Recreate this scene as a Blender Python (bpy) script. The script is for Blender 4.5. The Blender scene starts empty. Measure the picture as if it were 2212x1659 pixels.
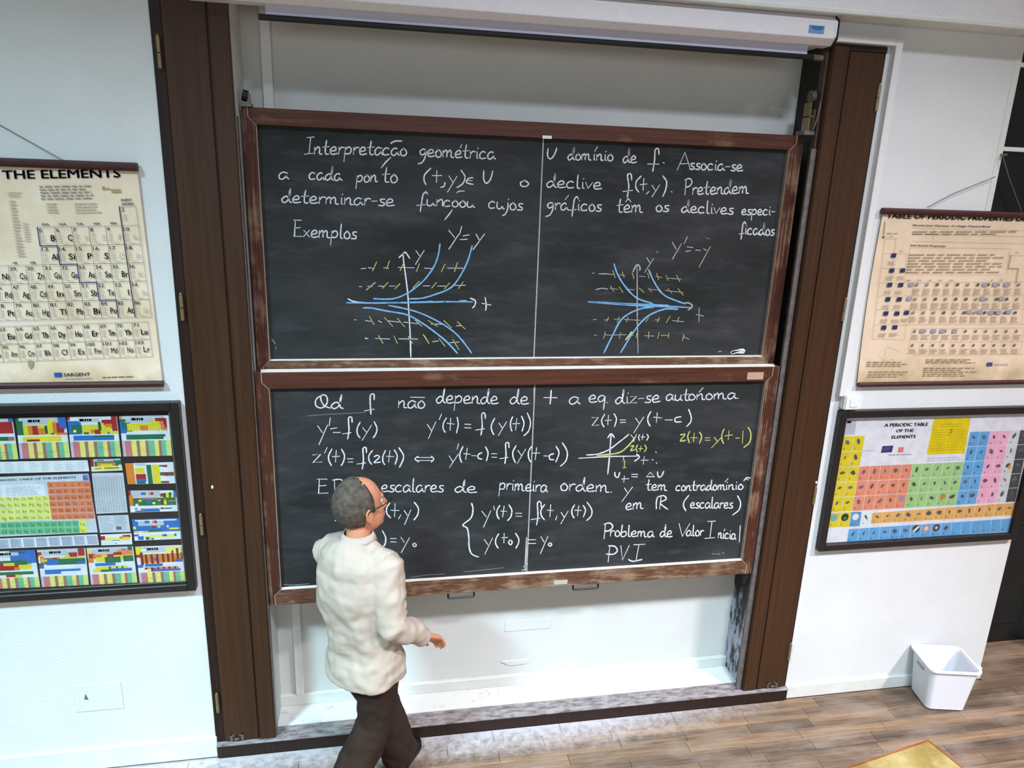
import bpy, bmesh, math, random
from mathutils import Vector, Matrix
random.seed(7)
C = bpy.context.scene.collection
scn = bpy.context.scene
# ------------------------------------------------------------------ camera
FPX, YAW, PITCH, ROLL = 1548.04, 0.186992, 0.270613, 0.035283
CAM = Vector((0.0, -3.45, 3.05333))
fw = Vector((math.sin(YAW)*math.cos(PITCH), math.cos(YAW)*math.cos(PITCH), -math.sin(PITCH)))
rt0 = Vector((math.cos(YAW), -math.sin(YAW), 0)); up0 = rt0.cross(fw)
rt = math.cos(ROLL)*rt0 + math.sin(ROLL)*up0; up = -math.sin(ROLL)*rt0 + math.cos(ROLL)*up0
cd = bpy.data.cameras.new('camera'); cam = bpy.data.objects.new('camera', cd); C.objects.link(cam)
cd.sensor_fit = 'HORIZONTAL'; cd.sensor_width = 36.0; cd.lens = FPX/2212*36.0; cd.clip_start = .05; cd.clip_end = 100
m3 = Matrix((rt, up, -fw)).transposed()
cam.matrix_world = Matrix.Translation(CAM) @ m3.to_4x4()
scn.camera = cam
# ------------------------------------------------------------------ world, lamps, added fill lights, exposure
w = bpy.data.worlds.new('world'); scn.world = w; w.use_nodes = True
w.node_tree.nodes['Background'].inputs[0].default_value = (.8, .85, 1, 1)
w.node_tree.nodes['Background'].inputs[1].default_value = 0.05
scn.view_settings.view_transform = 'Standard'; scn.view_settings.look = 'None'
scn.view_settings.gamma = 1; scn.view_settings.exposure = -2.62; scn.view_settings.use_curve_mapping = False
def lamp(name, loc, aim, sx, sy, power, col, spread):
    l = bpy.data.lights.new(name, 'AREA'); l.shape = 'RECTANGLE'; l.size = sx; l.size_y = sy
    l.energy = power; l.color = col; l.spread = math.radians(spread)
    o = bpy.data.objects.new(name, l); C.objects.link(o); o.location = loc
    d = Vector(aim) - Vector(loc); o.rotation_euler = d.to_track_quat('-Z', 'Y').to_euler()
    return o
lamp('lamp_cool', (-4.3, -5.5, 8.0), (-1.5, -2.1, 0.0), 1.3, .5, 1130, (.50, .83, 1.0), 57)
lamp('lamp_warm', (6.3, -5.5, 8.0), (2.9, -2.1, 0.0), 1.3, .5, 690, (1.0, .92, .93), 56)
lamp('fill_middle', (1.6, -5.6, 8.0), (1.4, -1.3, 0.0), 1.3, .5, 600, (.74, .84, 1.0), 60)  # added fill, no such fixture; brightens the board centre and the alcove
lamp('lamp_ceiling', (1.0, -2.3, 8.4), (1.0, -2.2, 0.0), 8.0, 2.2, 300, (1.0, .97, .92), 170)
lamp('fill_rear', (1.0, -8.4, 3.4), (1.0, 0, .8), 9.0, 1.6, 500, (.80, .90, 1.0), 150)  # added broad fill from behind the camera, lifts the shade below the boards

# ------------------------------------------------------------------ pixel <-> world helpers (photograph taken as 2212 x 1659)
def ray(u, v): return rt*((u-1106)/FPX) - up*((v-829.5)/FPX) + fw
def at(u, v, Y):
    d = ray(u, v); return CAM + d*((Y-CAM.y)/d.y)
def fl(u, v, z=0.0):
    d = ray(u, v); return CAM + d*((z-CAM.z)/d.z)
def s2l(c): 
    c = c/255.0
    return c/12.92 if c <= .04045 else ((c+.055)/1.055)**2.4
def rgb(r, g, b): return (s2l(r), s2l(g), s2l(b), 1)

# ------------------------------------------------------------------ materials
def newmat(name, rough=.6, col=(.5, .5, .5, 1), spec=.3, metal=0):
    m = bpy.data.materials.new(name); m.use_nodes = True
    b = m.node_tree.nodes['Principled BSDF']
    b.inputs['Base Color'].default_value = col; b.inputs['Roughness'].default_value = rough
    b.inputs['Specular IOR Level'].default_value = spec; b.inputs['Metallic'].default_value = metal
    return m, m.node_tree, b
def N(nt, t, **k):
    n = nt.nodes.new(t)
    for a, v in k.items(): setattr(n, a, v)
    return n
def noise(nt, vec, scale, detail=4, rough=.55, sc=None):
    if sc is not None:
        mp = N(nt, 'ShaderNodeMapping'); mp.inputs['Scale'].default_value = sc
        nt.links.new(vec, mp.inputs[0]); vec = mp.outputs[0]
    n = N(nt, 'ShaderNodeTexNoise'); n.inputs['Scale'].default_value = scale
    n.inputs['Detail'].default_value = detail; n.inputs['Roughness'].default_value = rough
    nt.links.new(vec, n.inputs['Vector']); return n.outputs['Fac']
def ramp(nt, fac, stops):
    r = N(nt, 'ShaderNodeValToRGB'); e = r.color_ramp.elements
    while len(e) < len(stops): e.new(.5)
    for i, (p, c) in enumerate(stops):
        e[i].position = p; e[i].color = c if len(c) == 4 else (*c, 1)
    nt.links.new(fac, r.inputs[0]); return r.outputs[0]
def mixc(nt, fac, a, b, mode='MIX'):
    m = N(nt, 'ShaderNodeMix', data_type='RGBA', blend_type=mode)
    if isinstance(fac, (int, float)): m.inputs[0].default_value = fac
    else: nt.links.new(fac, m.inputs[0])
    for s, x in ((6, a), (7, b)):
        if isinstance(x, tuple): m.inputs[s].default_value = x
        else: nt.links.new(x, m.inputs[s])
    return m.outputs[2]
def bump(nt, b, h, strength, dist=.01):
    n = N(nt, 'ShaderNodeBump'); n.inputs['Strength'].default_value = strength; n.inputs['Distance'].default_value = dist
    nt.links.new(h, n.inputs['Height']); nt.links.new(n.outputs[0], b.inputs['Normal'])
def pos(nt): return N(nt, 'ShaderNodeNewGeometry').outputs['Position']

def plain(name, col, rough=.6, var=.12, scale=30, spec=.3, metal=0, bmp=0, bscale=200):
    m, nt, b = newmat(name, rough, col, spec, metal); p = pos(nt)
    n = noise(nt, p, scale)
    lo = tuple(c*(1-var) for c in col[:3]); hi = tuple(min(1, c*(1+var)) for c in col[:3])
    nt.links.new(ramp(nt, n, [(.3, lo), (.7, hi)]), b.inputs['Base Color'])
    if bmp: bump(nt, b, noise(nt, p, bscale, 3), bmp, .004)
    return m
def plaster(name, col, bstr=.35):
    m, nt, b = newmat(name, .85, col, .15); p = pos(nt)
    n = noise(nt, p, 3, 4)
    lo = tuple(c*.95 for c in col[:3])
    nt.links.new(ramp(nt, n, [(.35, lo), (.65, col)]), b.inputs['Base Color'])
    bump(nt, b, noise(nt, p, 90, 3, .5), bstr, .006); return m
def wood(name, dark, light, wornc=None, worn=0.0, grain=(40, 40, 1.2), rough=.45):
    m, nt, b = newmat(name, rough, light, .3); p = pos(nt)
    g = noise(nt, p, 2.2, 6, .6, grain)
    base = ramp(nt, g, [(.3, dark), (.7, light)])
    if wornc:
        k = noise(nt, p, 1.0, 7, .65, tuple(x*.9 for x in grain)); k2 = noise(nt, p, 6.0, 4, .6)
        mm = N(nt, 'ShaderNodeMath', operation='ADD'); nt.links.new(k, mm.inputs[0]); nt.links.new(k2, mm.inputs[1])
        hf_ = N(nt, 'ShaderNodeMath', operation='MULTIPLY'); hf_.inputs[1].default_value = .5; nt.links.new(mm.outputs[0], hf_.inputs[0])
        f = ramp(nt, hf_.outputs[0], [(.52-worn, (0, 0, 0)), (.64-worn, (.9, .9, .9))])
        base = mixc(nt, f, base, wornc)
    nt.links.new(base, b.inputs['Base Color']); bump(nt, b, g, .15, .002); return m

M = {}
M['wall'] = plaster('wall_plaster', rgb(232, 232, 230))
M['alcove'] = plaster('alcove_paint', rgb(222, 222, 216), .12)
M['header'] = plaster('header_plaster', rgb(238, 235, 236), .6)
M['trim'] = plain('white_gloss_paint', rgb(228, 228, 220), .4, .06, 8)
M['white'] = plain('white_plastic', rgb(240, 240, 238), .35, .02)
M['trunk'] = plain('white_trunking', rgb(236, 234, 232), .35, .03)
M['col_z'] = wood('varnished_column_wood', rgb(56, 36, 21), rgb(76, 48, 30), None, 0, (22, 22, .5), .42)
M['colside'] = wood('dark_column_edge', rgb(28, 18, 14), rgb(52, 32, 24), None, 0, (30, 30, .7), .5)
M['fr_h'] = wood('frame_rail_red', rgb(68, 38, 26), rgb(98, 56, 41), rgb(128, 92, 72), -.05, (1.3, 40, 40))
M['fr_hw'] = wood('frame_rail_worn', rgb(78, 46, 32), rgb(118, 82, 60), rgb(156, 130, 106), .03, (10, 80, 80), .6)
M['fr_v'] = wood('frame_stile_worn', rgb(56, 28, 18), rgb(92, 52, 38), rgb(150, 120, 96), .01, (80, 80, 2.4), .5)
M['joint'] = plain('joint_filler', rgb(170, 150, 132), .8, .15, 60)
M['dust'] = plain('chalk_dust_coat', rgb(246, 238, 228), .95, .05, 80)
M['alu'] = plain('worn_aluminium', rgb(120, 112, 110), .45, .3, 25, .4, .35)
M['steel'] = plain('dull_steel', rgb(120, 116, 108), .4, .3, 60, .5, .6)
M['black'] = plain('black_metal', rgb(30, 30, 32), .4, .1)
M['blackfr'] = plain('black_frame_lacquer', rgb(40, 36, 34), .35, .15, 300)
M['mat_black'] = plain('black_mount_board', rgb(30, 22, 26), .7, .15, 12)
M['brass'] = plain('dull_brass', rgb(150, 132, 96), .35, .15, 80, .5, .5)
M['case'] = plain('screen_case_enamel', rgb(240, 234, 236), .4, .03)
M['fabric'] = plain('screen_fabric', rgb(206, 204, 222), .8, .02)
M['batten'] = plain('batten_brown', rgb(70, 38, 34), .5, .2, 40)
M['cord'] = plain('grey_cord', rgb(110, 108, 104), .7, .1)
M['darkdoor'] = plain('dark_door_paint', rgb(34, 33, 31), .5, .2, 6)
M['nightglass'] = plain('dark_window_glass', rgb(20, 22, 24), .12, .2, 3, .5)
M['binp'] = plain('bin_plastic', rgb(244, 243, 248), .35, .01)
M['hinge'] = M['brass']
def slate():
    m, nt, b = newmat('slate_with_chalk_haze', .75, rgb(50, 52, 54), .2); p = pos(nt)
    a = noise(nt, p, 1.1, 6, .6, (1, 1, 2.6)); c = noise(nt, p, 5, 8, .65, (1, 1, 3.5)); s = noise(nt, p, 160, 2)
    base = ramp(nt, a, [(.38, rgb(39, 41, 40)), (.68, rgb(60, 60, 61))])
    hz = ramp(nt, c, [(.5, (0, 0, 0)), (.85, (.30, .30, .30))])
    base = mixc(nt, hz, base, rgb(108, 108, 114))
    sp = ramp(nt, s, [(.78, (0, 0, 0)), (.84, (.4, .4, .4))])
    base = mixc(nt, sp, base, rgb(140, 140, 140))
    nt.links.new(base, b.inputs['Base Color']); return m
M['slate'] = slate()
def chalk(name, col):
    m, nt, b = newmat(name, .95, col, .1); p = pos(nt)
    n = noise(nt, p, 220, 3)
    nt.links.new(ramp(nt, n, [(.3, tuple(c*.62 for c in col[:3])), (.6, col)]), b.inputs['Base Color']); return m
M['chalk'] = chalk('white_chalk', rgb(236, 236, 240)); M['chalkb'] = chalk('blue_chalk', rgb(136, 192, 236))
M['chalky'] = chalk('yellow_chalk', rgb(214, 216, 128)); M['chalkf'] = chalk('faint_chalk', rgb(120, 122, 126))
M['chalkw'] = chalk('soft_white_chalk', rgb(190, 190, 186))
def ink():
    m, nt, b = newmat('printed_paper', .6, (1, 1, 1, 1), .25)
    a = N(nt, 'ShaderNodeAttribute', attribute_name='Col'); p = pos(nt)
    n = ramp(nt, noise(nt, p, 18, 4), [(.3, (.86, .86, .86)), (.6, (1, 1, 1))])
    nt.links.new(mixc(nt, 1.0, a.outputs['Color'], n, 'MULTIPLY'), b.inputs['Base Color'])
    bump(nt, b, noise(nt, p, 9, 3), .12, .01); return m
M['ink'] = ink()
def agedpaper(name, c1, c2, c3):
    m, nt, b = newmat(name, .7, c1, .2); p = pos(nt)
    base = ramp(nt, noise(nt, p, 4, 5), [(.35, c2), (.6, c1)])
    sx = N(nt, 'ShaderNodeSeparateXYZ'); nt.links.new(p, sx.inputs[0])
    k = N(nt, 'ShaderNodeMapRange'); k.inputs[1].default_value = 2.30; k.inputs[2].default_value = 2.1
    nt.links.new(sx.outputs[2], k.inputs[0])
    mm = N(nt, 'ShaderNodeMath', operation='MULTIPLY'); nt.links.new(k.outputs[0], mm.inputs[0]); nt.links.new(noise(nt, p, 9, 5), mm.inputs[1])
    f = ramp(nt, mm.outputs[0], [(.25, (0, 0, 0)), (.62, (.8, .8, .8))])
    nt.links.new(mixc(nt, f, base, c3), b.inputs['Base Color']); bump(nt, b, noise(nt, p, 5, 3), .2, .02); return m
M['paperL'] = agedpaper('aged_paper_left', rgb(255, 232, 204), rgb(240, 212, 178), rgb(196, 164, 118))
M['paperR'] = agedpaper('aged_paper_right', rgb(242, 216, 188), rgb(226, 202, 170), rgb(186, 164, 120))
def glassy():
    m = bpy.data.materials.new('clear_cover'); m.use_nodes = True; nt = m.node_tree; nt.nodes.clear()
    o = N(nt, 'ShaderNodeOutputMaterial'); t = N(nt, 'ShaderNodeBsdfTransparent'); g = N(nt, 'ShaderNodeBsdfGlossy'); g.inputs['Roughness'].default_value = .04
    mx = N(nt, 'ShaderNodeMixShader'); mx.inputs[0].default_value = .035
    nt.links.new(t.outputs[0], mx.inputs[1]); nt.links.new(g.outputs[0], mx.inputs[2]); nt.links.new(mx.outputs[0], o.inputs[0])
    return m
M['glass'] = glassy()
def plankmat():
    m, nt, b = newmat('worn_oak_strip', .55, rgb(150, 120, 95), .3); p = pos(nt)
    oi = N(nt, 'ShaderNodeObjectInfo')
    g = noise(nt, p, 2, 6, .65, (1.6, 34, 10)); g2 = noise(nt, p, 3.0, 5, .6, (1, 2.4, 1))
    a = ramp(nt, g, [(.25, rgb(92, 76, 64)), (.7, rgb(160, 138, 116))])
    tone = ramp(nt, oi.outputs['Random'], [(0, (.60, .58, .58)), (.35, (.85, .80, .78)), (.7, (1, .93, .84)), (1, (1.25, 1.1, .98))])
    a = mixc(nt, 1.0, a, tone, 'MULTIPLY')
    g3 = noise(nt, p, 1.0, 2, .5, (.22, 12.5, 1)); a = mixc(nt, 1.0, a, ramp(nt, g3, [(.36, (.62, .62, .66)), (.62, (1.12, 1.06, 1.0))]), 'MULTIPLY')
    w2 = ramp(nt, g2, [(.45, (0, 0, 0)), (.7, (.5, .5, .5))]); a = mixc(nt, w2, a, rgb(166, 148, 132))
    # trodden chalk dust lying near the foot of the boards
    sx = N(nt, 'ShaderNodeSeparateXYZ'); nt.links.new(p, sx.inputs[0])
    k = N(nt, 'ShaderNodeMapRange'); k.inputs[1].default_value = -.36; k.inputs[2].default_value = -.04; nt.links.new(sx.outputs[1], k.inputs[0])
    k2 = N(nt, 'ShaderNodeMapRange'); k2.inputs[1].default_value = 3.1; k2.inputs[2].default_value = 1.2; nt.links.new(sx.outputs[0], k2.inputs[0])
    q = N(nt, 'ShaderNodeMath', operation='MULTIPLY'); nt.links.new(k.outputs[0], q.inputs[0]); nt.links.new(k2.outputs[0], q.inputs[1])
    q2 = N(nt, 'ShaderNodeMath', operation='MULTIPLY'); nt.links.new(q.outputs[0], q2.inputs[0]); nt.links.new(noise(nt, p, 22, 8, .7), q2.inputs[1])
    f = ramp(nt, q2.outputs[0], [(.18, (0, 0, 0)), (.5, (.9, .9, .9))])
    nt.links.new(mixc(nt, f, a, rgb(205, 198, 200)), b.inputs['Base Color']); bump(nt, b, g, .2, .002); return m
M['plank'] = plankmat()
def sillmat():
    m, nt, b = newmat('dusty_sill_wood', .7, rgb(110, 95, 88), .2); p = pos(nt)
    n = noise(nt, p, 12, 8, .7, (1, 3, 3))
    nt.links.new(ramp(nt, n, [(.35, rgb(96, 82, 76)), (.6, rgb(168, 158, 158))]), b.inputs['Base Color']); return m
M['sill'] = sillmat()
def ledgemat():
    m, nt, b = newmat('painted_ledge', .8, rgb(230, 228, 222), .2); p = pos(nt)
    n = noise(nt, p, 14, 7, .7)
    nt.links.new(ramp(nt, n, [(.28, rgb(186, 180, 168)), (.42, rgb(236, 234, 228))]), b.inputs['Base Color']); return m
M['ledge'] = ledgemat()
def railmat():
    m, nt, b = newmat('dark_rail_with_white_scuffs', .5, rgb(40, 38, 38), .3); p = pos(nt)
    n = noise(nt, p, 5, 7, .7, (3, 3, 1)); sx = N(nt, 'ShaderNodeSeparateXYZ'); nt.links.new(p, sx.inputs[0])
    k = N(nt, 'ShaderNodeMapRange'); k.inputs[1].default_value = 1.3; k.inputs[2].default_value = .15; k.inputs[3].default_value = -.1; k.inputs[4].default_value = .16; nt.links.new(sx.outputs[2], k.inputs[0])
    q = N(nt, 'ShaderNodeMath', operation='ADD'); nt.links.new(k.outputs[0], q.inputs[0]); nt.links.new(n, q.inputs[1])
    nt.links.new(ramp(nt, q.outputs[0], [(.56, rgb(36, 33, 33)), (.64, rgb(170, 172, 186))]), b.inputs['Base Color']); return m
M['rail'] = railmat()

# ------------------------------------------------------------------ object helpers
class MB:
    def __init__(s): s.v = []; s.f = []
    def add(s, vs, fs):
        k = len(s.v); s.v += [Vector(x) for x in vs]; s.f += [tuple(i+k for i in f) for f in fs]; return s
    def box(s, x0, x1, y0, y1, z0, z1):
        return s.add([(x0, y0, z0), (x1, y0, z0), (x1, y1, z0), (x0, y1, z0), (x0, y0, z1), (x1, y0, z1), (x1, y1, z1), (x0, y1, z1)],
              [(0, 3, 2, 1), (4, 5, 6, 7), (0, 1, 5, 4), (1, 2, 6, 5), (2, 3, 7, 6), (3, 0, 4, 7)])
    def prism(s, pts, d):     # pts: planar polygon (3D, counterclockwise seen against d), extruded by vector d
        n = len(pts); d = Vector(d)
        vs = [Vector(p) for p in pts] + [Vector(p)+d for p in pts]
        return s.add(vs, [tuple(range(n-1, -1, -1)), tuple(range(n, 2*n))] + [(i, (i+1) % n, n+(i+1) % n, n+i) for i in range(n)])
    def tube(s, pts, r, n=8, cap=True, flat=1.0, ref=None):
        pts = [Vector(p) for p in pts]; rr = r if isinstance(r, (list, tuple)) else [r]*len(pts)
        vs = []; u = None
        for i, p in enumerate(pts):
            t = (pts[min(i+1, len(pts)-1)] - pts[max(i-1, 0)]).normalized()
            if u is None:
                a = Vector(ref) if ref else (Vector((0, 0, 1)) if abs(t.z) < .9 else Vector((0, 1, 0)))
                u = (a - t*a.dot(t)).normalized()
            else: u = (u - t*u.dot(t)).normalized()
            w_ = t.cross(u)
            for k in range(n):
                a = 2*math.pi*k/n; vs.append(p + u*math.cos(a)*rr[i]*flat + w_*math.sin(a)*rr[i])
        fs = [(i*n+k, i*n+(k+1) % n, (i+1)*n+(k+1) % n, (i+1)*n+k) for i in range(len(pts)-1) for k in range(n)]
        if cap: fs += [tuple(range(n-1, -1, -1)), tuple((len(pts)-1)*n+k for k in range(n))]
        return s.add(vs, fs)
    def ell(s, c, a, b, d, n=16, m=10):   # ellipsoid with half axis vectors
        c, a, b, d = map(Vector, (c, a, b, d)); vs = [c+d]; fs = []
        for i in range(1, m):
            th = math.pi*i/m
            for k in range(n):
                ph = 2*math.pi*k/n; vs.append(c + (a*math.cos(ph)+b*math.sin(ph))*math.sin(th) + d*math.cos(th))
        vs.append(c-d)
        for k in range(n): fs.append((0, 1+k, 1+(k+1) % n)); fs.append((len(vs)-1, 1+(m-2)*n+(k+1) % n, 1+(m-2)*n+k))
        for i in range(m-2):
            for k in range(n): fs.append((1+i*n+k, 1+(i+1)*n+k, 1+(i+1)*n+(k+1) % n, 1+i*n+(k+1) % n))
        return s.add(vs, fs)
    def build(s, name, mat, parent=None, label=None, bevel=0, smooth=False, seg=1):
        org = Vector((0, 0, 0))
        if parent is not None:
            q = parent
            while q is not None: org = org + q.location; q = q.parent
        me = bpy.data.meshes.new(name); me.from_pydata([tuple(x-org) for x in s.v], [], s.f)
        bm = bmesh.new(); bm.from_mesh(me)
        if bevel: bmesh.ops.bevel(bm, geom=bm.edges[:], offset=bevel, segments=seg, affect='EDGES', clamp_overlap=True)
        bmesh.ops.recalc_face_normals(bm, faces=bm.faces); bm.to_mesh(me); bm.free()
        if smooth:
            for p in me.polygons: p.use_smooth = True
        me.materials.append(mat)
        o = bpy.data.objects.new(name, me); C.objects.link(o)
        if parent is not None: o.parent = parent
        if label: o['label'] = label
        return o
def tag(o, label, cat, group=None):
    o['label'] = label; o['category'] = cat
    if group: o['group'] = group
    return o
def thing(name, label, cat, loc, group=None):
    o = bpy.data.objects.new(name, None); C.objects.link(o); o.location = loc; o.empty_display_size = .1
    return tag(o, label, cat, group)
def struct(o): o['kind'] = 'structure'; return o
def B(x0, x1, y0, y1, z0, z1): return MB().box(x0, x1, y0, y1, z0, z1)

# ================================================================== SETTING
XL, XR, XC = -.912, 2.462, 3.884         # left wall ends, right wall starts, right wall corner
ZH = 3.865                               # underside of the plaster header
struct(MB().box(-5.6, XL, 0, .35, 0, ZH).box(XL, -.75, 0, .35, 0, ZH).build('wall_left', M['wall']))
struct(MB().box(-.60, 2.13, .0, .2, 3.80, ZH).box(2.13, XR, 0, .2, 3.766, ZH).build('wall_over_boards', M['wall']))
# right wall with the window opening
WX0, WX1, WZ0 = 3.203, 3.80, 2.55
wr = MB().box(XR, WX0, 0, .35, 0, ZH).box(WX0, WX1, 0, .35, 0, WZ0).box(WX1, XC, 0, .35, 0, ZH)
struct(wr.build('wall_right', M['wall']))
struct(B(4.60, 8.0, 0, .35, 0, ZH).build('wall_far_right', M['wall']))
struct(MB().box(XC, 4.60, 0, .35, 2.35, ZH).build('wall_over_door', M['wall']))
struct(MB().box(-.75, 2.36, .25, .35, 0, ZH).build('wall_back', M['alcove']))
struct(MB().box(-.75, -.601, .0, .25, .087, 3.80).box(2.205, 2.36, .10, .25, .08, ZH).build('wall_alcove_sides', M['alcove']))
struct(MB().box(-5.6, 8.0, -.14, .35, ZH, 9.0).build('wall_header', M['header']))
struct(MB().box(-5.6, 8.0, -.145, -.02, ZH-.003, ZH+.02).build('trim_1', M['trim'], bevel=.004))
struct(B(-5.75, -5.6, -9, .35, 0, 9.0).build('wall_side_left', M['wall']))
struct(B(8.0, 8.15, -9, .35, 0, 9.0).build('wall_side_right', M['wall']))
struct(B(-5.75, 8.15, -9.15, -9, 0, 9.0).build('wall_rear', M['wall']))
struct(B(-5.75, 8.15, -9.15, .35, 9.0, 9.15).build('ceiling', M['wall']))
floor = struct(B(-5.6, 8.0, -9, .35, -.06, -.012).build('floor', M['plank']))
# floor strips near the wall, each its own piece
def strip_mesh(L):
    bm = bmesh.new(); bmesh.ops.create_cube(bm, size=1, matrix=Matrix.Diagonal((L-.002, .0785, .012, 1)))
    bmesh.ops.bevel(bm, geom=[e for e in bm.edges if all(v.co.z > 0 for v in e.verts)], offset=.0012, segments=1, affect='EDGES')
    me = bpy.data.meshes.new('plank'); bm.to_mesh(me); bm.free(); me.materials.append(M['plank']); return me
SM = {L: strip_mesh(L) for L in (.4, .55, .7, .85)}
def strips(x0, x1, row, y):
    x = x0 - (row*.37 % .5)*(1 if x0 < 0 else 0)
    while x < x1:
        L = random.choice((.4, .55, .7, .85))
        if x + L > x1 + .6: L = .4
        o = bpy.data.objects.new('plank', SM[L]); C.objects.link(o); o.parent = floor; o.location = (x+L/2, y, -.006); x += L
for r in range(14): strips(-2.3 if r < 3 else -.6, 4.9, r, -.03-.04-.08*r)
for r in range(4): strips(XC+.002, 4.45, r, .01+.08*r)
struct(B(-5.6, -.905, -.018, 0, 0, .125).build('baseboard_left', M['trim'], bevel=.003))
struct(B(2.472, XC, -.018, 0, 0, .085).build('baseboard_right', M['trim'], bevel=.003))
# sill and ledge below the boards
sl = struct(MB().box(-.905, 2.468, -.03, .075, 0, .074).build('trim_2', M['colside'], bevel=.003))
MB().box(-.905, 2.468, -.036, .07, .0745, .086).build('sill_board', M['sill'], sl, bevel=.003)
MB().box(-.62, 2.2, .071, .235, .05, .087).build('ledge', M['ledge'], sl)
MB().box(-.62, 2.2, .225, .25, .087, .158).build('skirting', M['trim'], sl, bevel=.003)
# door in the recess on the far right
d1 = struct(B(XC, 4.6, .335, .36, 0, 2.35).build('door_1', M['darkdoor']))
for z0, z1 in ((.15, .95), (1.1, 2.15)): B(XC+.1, 4.48, .325, .336, z0, z1).build('door_panel', M['darkdoor'], d1, bevel=.004)
struct(B(4.57, 4.60, -.012, .335, 0, 2.35).build('trim_3', M['trim'], bevel=.004))
# window beside the right chart
wn = struct(MB().box(WX0, WX0+.038, -.004, .06, WZ0, ZH).box(WX1-.04, WX1, -.004, .06, WZ0, ZH).box(WX0+.038, WX1-.04, -.004, .06, WZ0, WZ0+.04).build('window_1', M['trim'], bevel=.003))
for z in (3.325, 3.735, 2.93): B(WX0+.038, WX1-.04, 0, .04, z-.011, z+.011).build('glazing_bar', M['trim'], wn, bevel=.002)
for z0, z1 in ((WZ0+.04, 2.919), (2.941, 3.314), (3.336, 3.724), (3.746, ZH)): B(WX0+.038, WX1-.04, .02, .028, z0, z1).build('pane', M['nightglass'], wn)
# ------------------------------------------------------------------ columns that flank the boards
CT = ZH
def column(side):
    L = side < 0
    nm = 'wooden_column'
    lab = 'tall brown varnished wooden casing left of the blackboards, beside the white wall with the old element chart' if L else \
          'tall brown varnished wooden casing right of the blackboards, edged by white cable trunking'
    x0, x1 = (XL, -.60) if L else (2.168, XR)
    ztop = CT if L else 3.765
    t = thing(nm, lab, 'column', ((x0+x1)/2, 0, .086), 'wooden casings beside the blackboards')
    if L: fr, pn, nr = (XL, -.866), (-.864, -.69), (-.682, -.60)
    else: fr, pn, nr = (2.448, XR), (2.262, 2.446), (2.168, 2.254)
    B(fr[0], fr[1], -.008, (-.001 if L else .30), .086, ztop).build('edge_strip', M['colside'], t, bevel=.002)
    B(pn[0], pn[1], -.018, (-.001 if L else .06), .095, ztop-.03).build('door_panel', M['col_z'], t, bevel=.003)
    B(nr[0], nr[1], -.022, (-.001 if L else .05), .09, ztop-.01).build('inner_stile', M['col_z'], t, bevel=.005, seg=2)
    B(min(pn[1], nr[1])-.004, max(pn[0], nr[0])+.004, -.010, (-.001 if L else .05), .086, ztop).build('groove', M['colside'], t)
    if not L: B(2.168, XR, -.014, .05, ztop-.028, ztop).build('top_rail', M['colside'], t, bevel=.002)
    hx = -.884 if L else 2.444
    for z0, z1 in ((3.47, 3.59), (2.41, 2.525), (1.335, 1.44), (.29, .40)):
        h = MB().tube([(hx, -.022, z0), (hx, -.022, (z0+z1)/2-.002)], .0085, 8).tube([(hx, -.022, (z0+z1)/2+.002), (hx, -.022, z1)], .0085, 8)
        hh = h.build('hinge', M['brass'], t, smooth=False)
        MB().ell((hx, -.022, z1+.004), (.0065, 0, 0), (0, .0065, 0), (0, 0, .008), 8, 5).build('hinge_tip', M['brass'], hh, smooth=True)
    lx = -.80 if L else 2.36
    lt = MB()
    for dx in (-.035, .022): lt.box(lx+dx, lx+dx+.013, -.024, -.018, .098, .135)
    lt.box(lx-.035, lx-.012, -.026, -.018, .128, .135).box(lx+.012, lx+.035, -.026, -.018, .128, .135)
    lt.tube([(lx-.012, -.028, .112), (lx+.012, -.028, .112)], .006, 8)
    lt.build('latch', M['steel'], t)
    kx = (-.735, 1.63) if L else (2.43, 1.47)
    MB().ell((hx+(.065 if L else -.0), -.019, 1.585 if L else 1.47), (.006, 0, 0), (0, .006, 0), (0, 0, .010), 8, 6).build('screw_head', M['white'], t, smooth=True)
    return t
CL = column(-1); CR = column(1)
# ------------------------------------------------------------------ lifting tracks
MB().box(2.172, 2.205, .055, .25, .09, 3.84).build('track_channel', M['rail'], CR)
MB().box(2.138, 2.166, .0, .014, .09, 3.28).build('aluminium_lip', M['alu'], CR, bevel=.002)
MB().box(2.158, 2.172, .016, .055, .09, 3.84).build('track_web', plain('brown_track_web', rgb(88, 72, 62), .6, .3, 30), CR)
MB().box(-.600, -.5955, -.014, .03, .09, 3.30).build('aluminium_lip', M['alu'], CL, bevel=.001)

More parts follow.
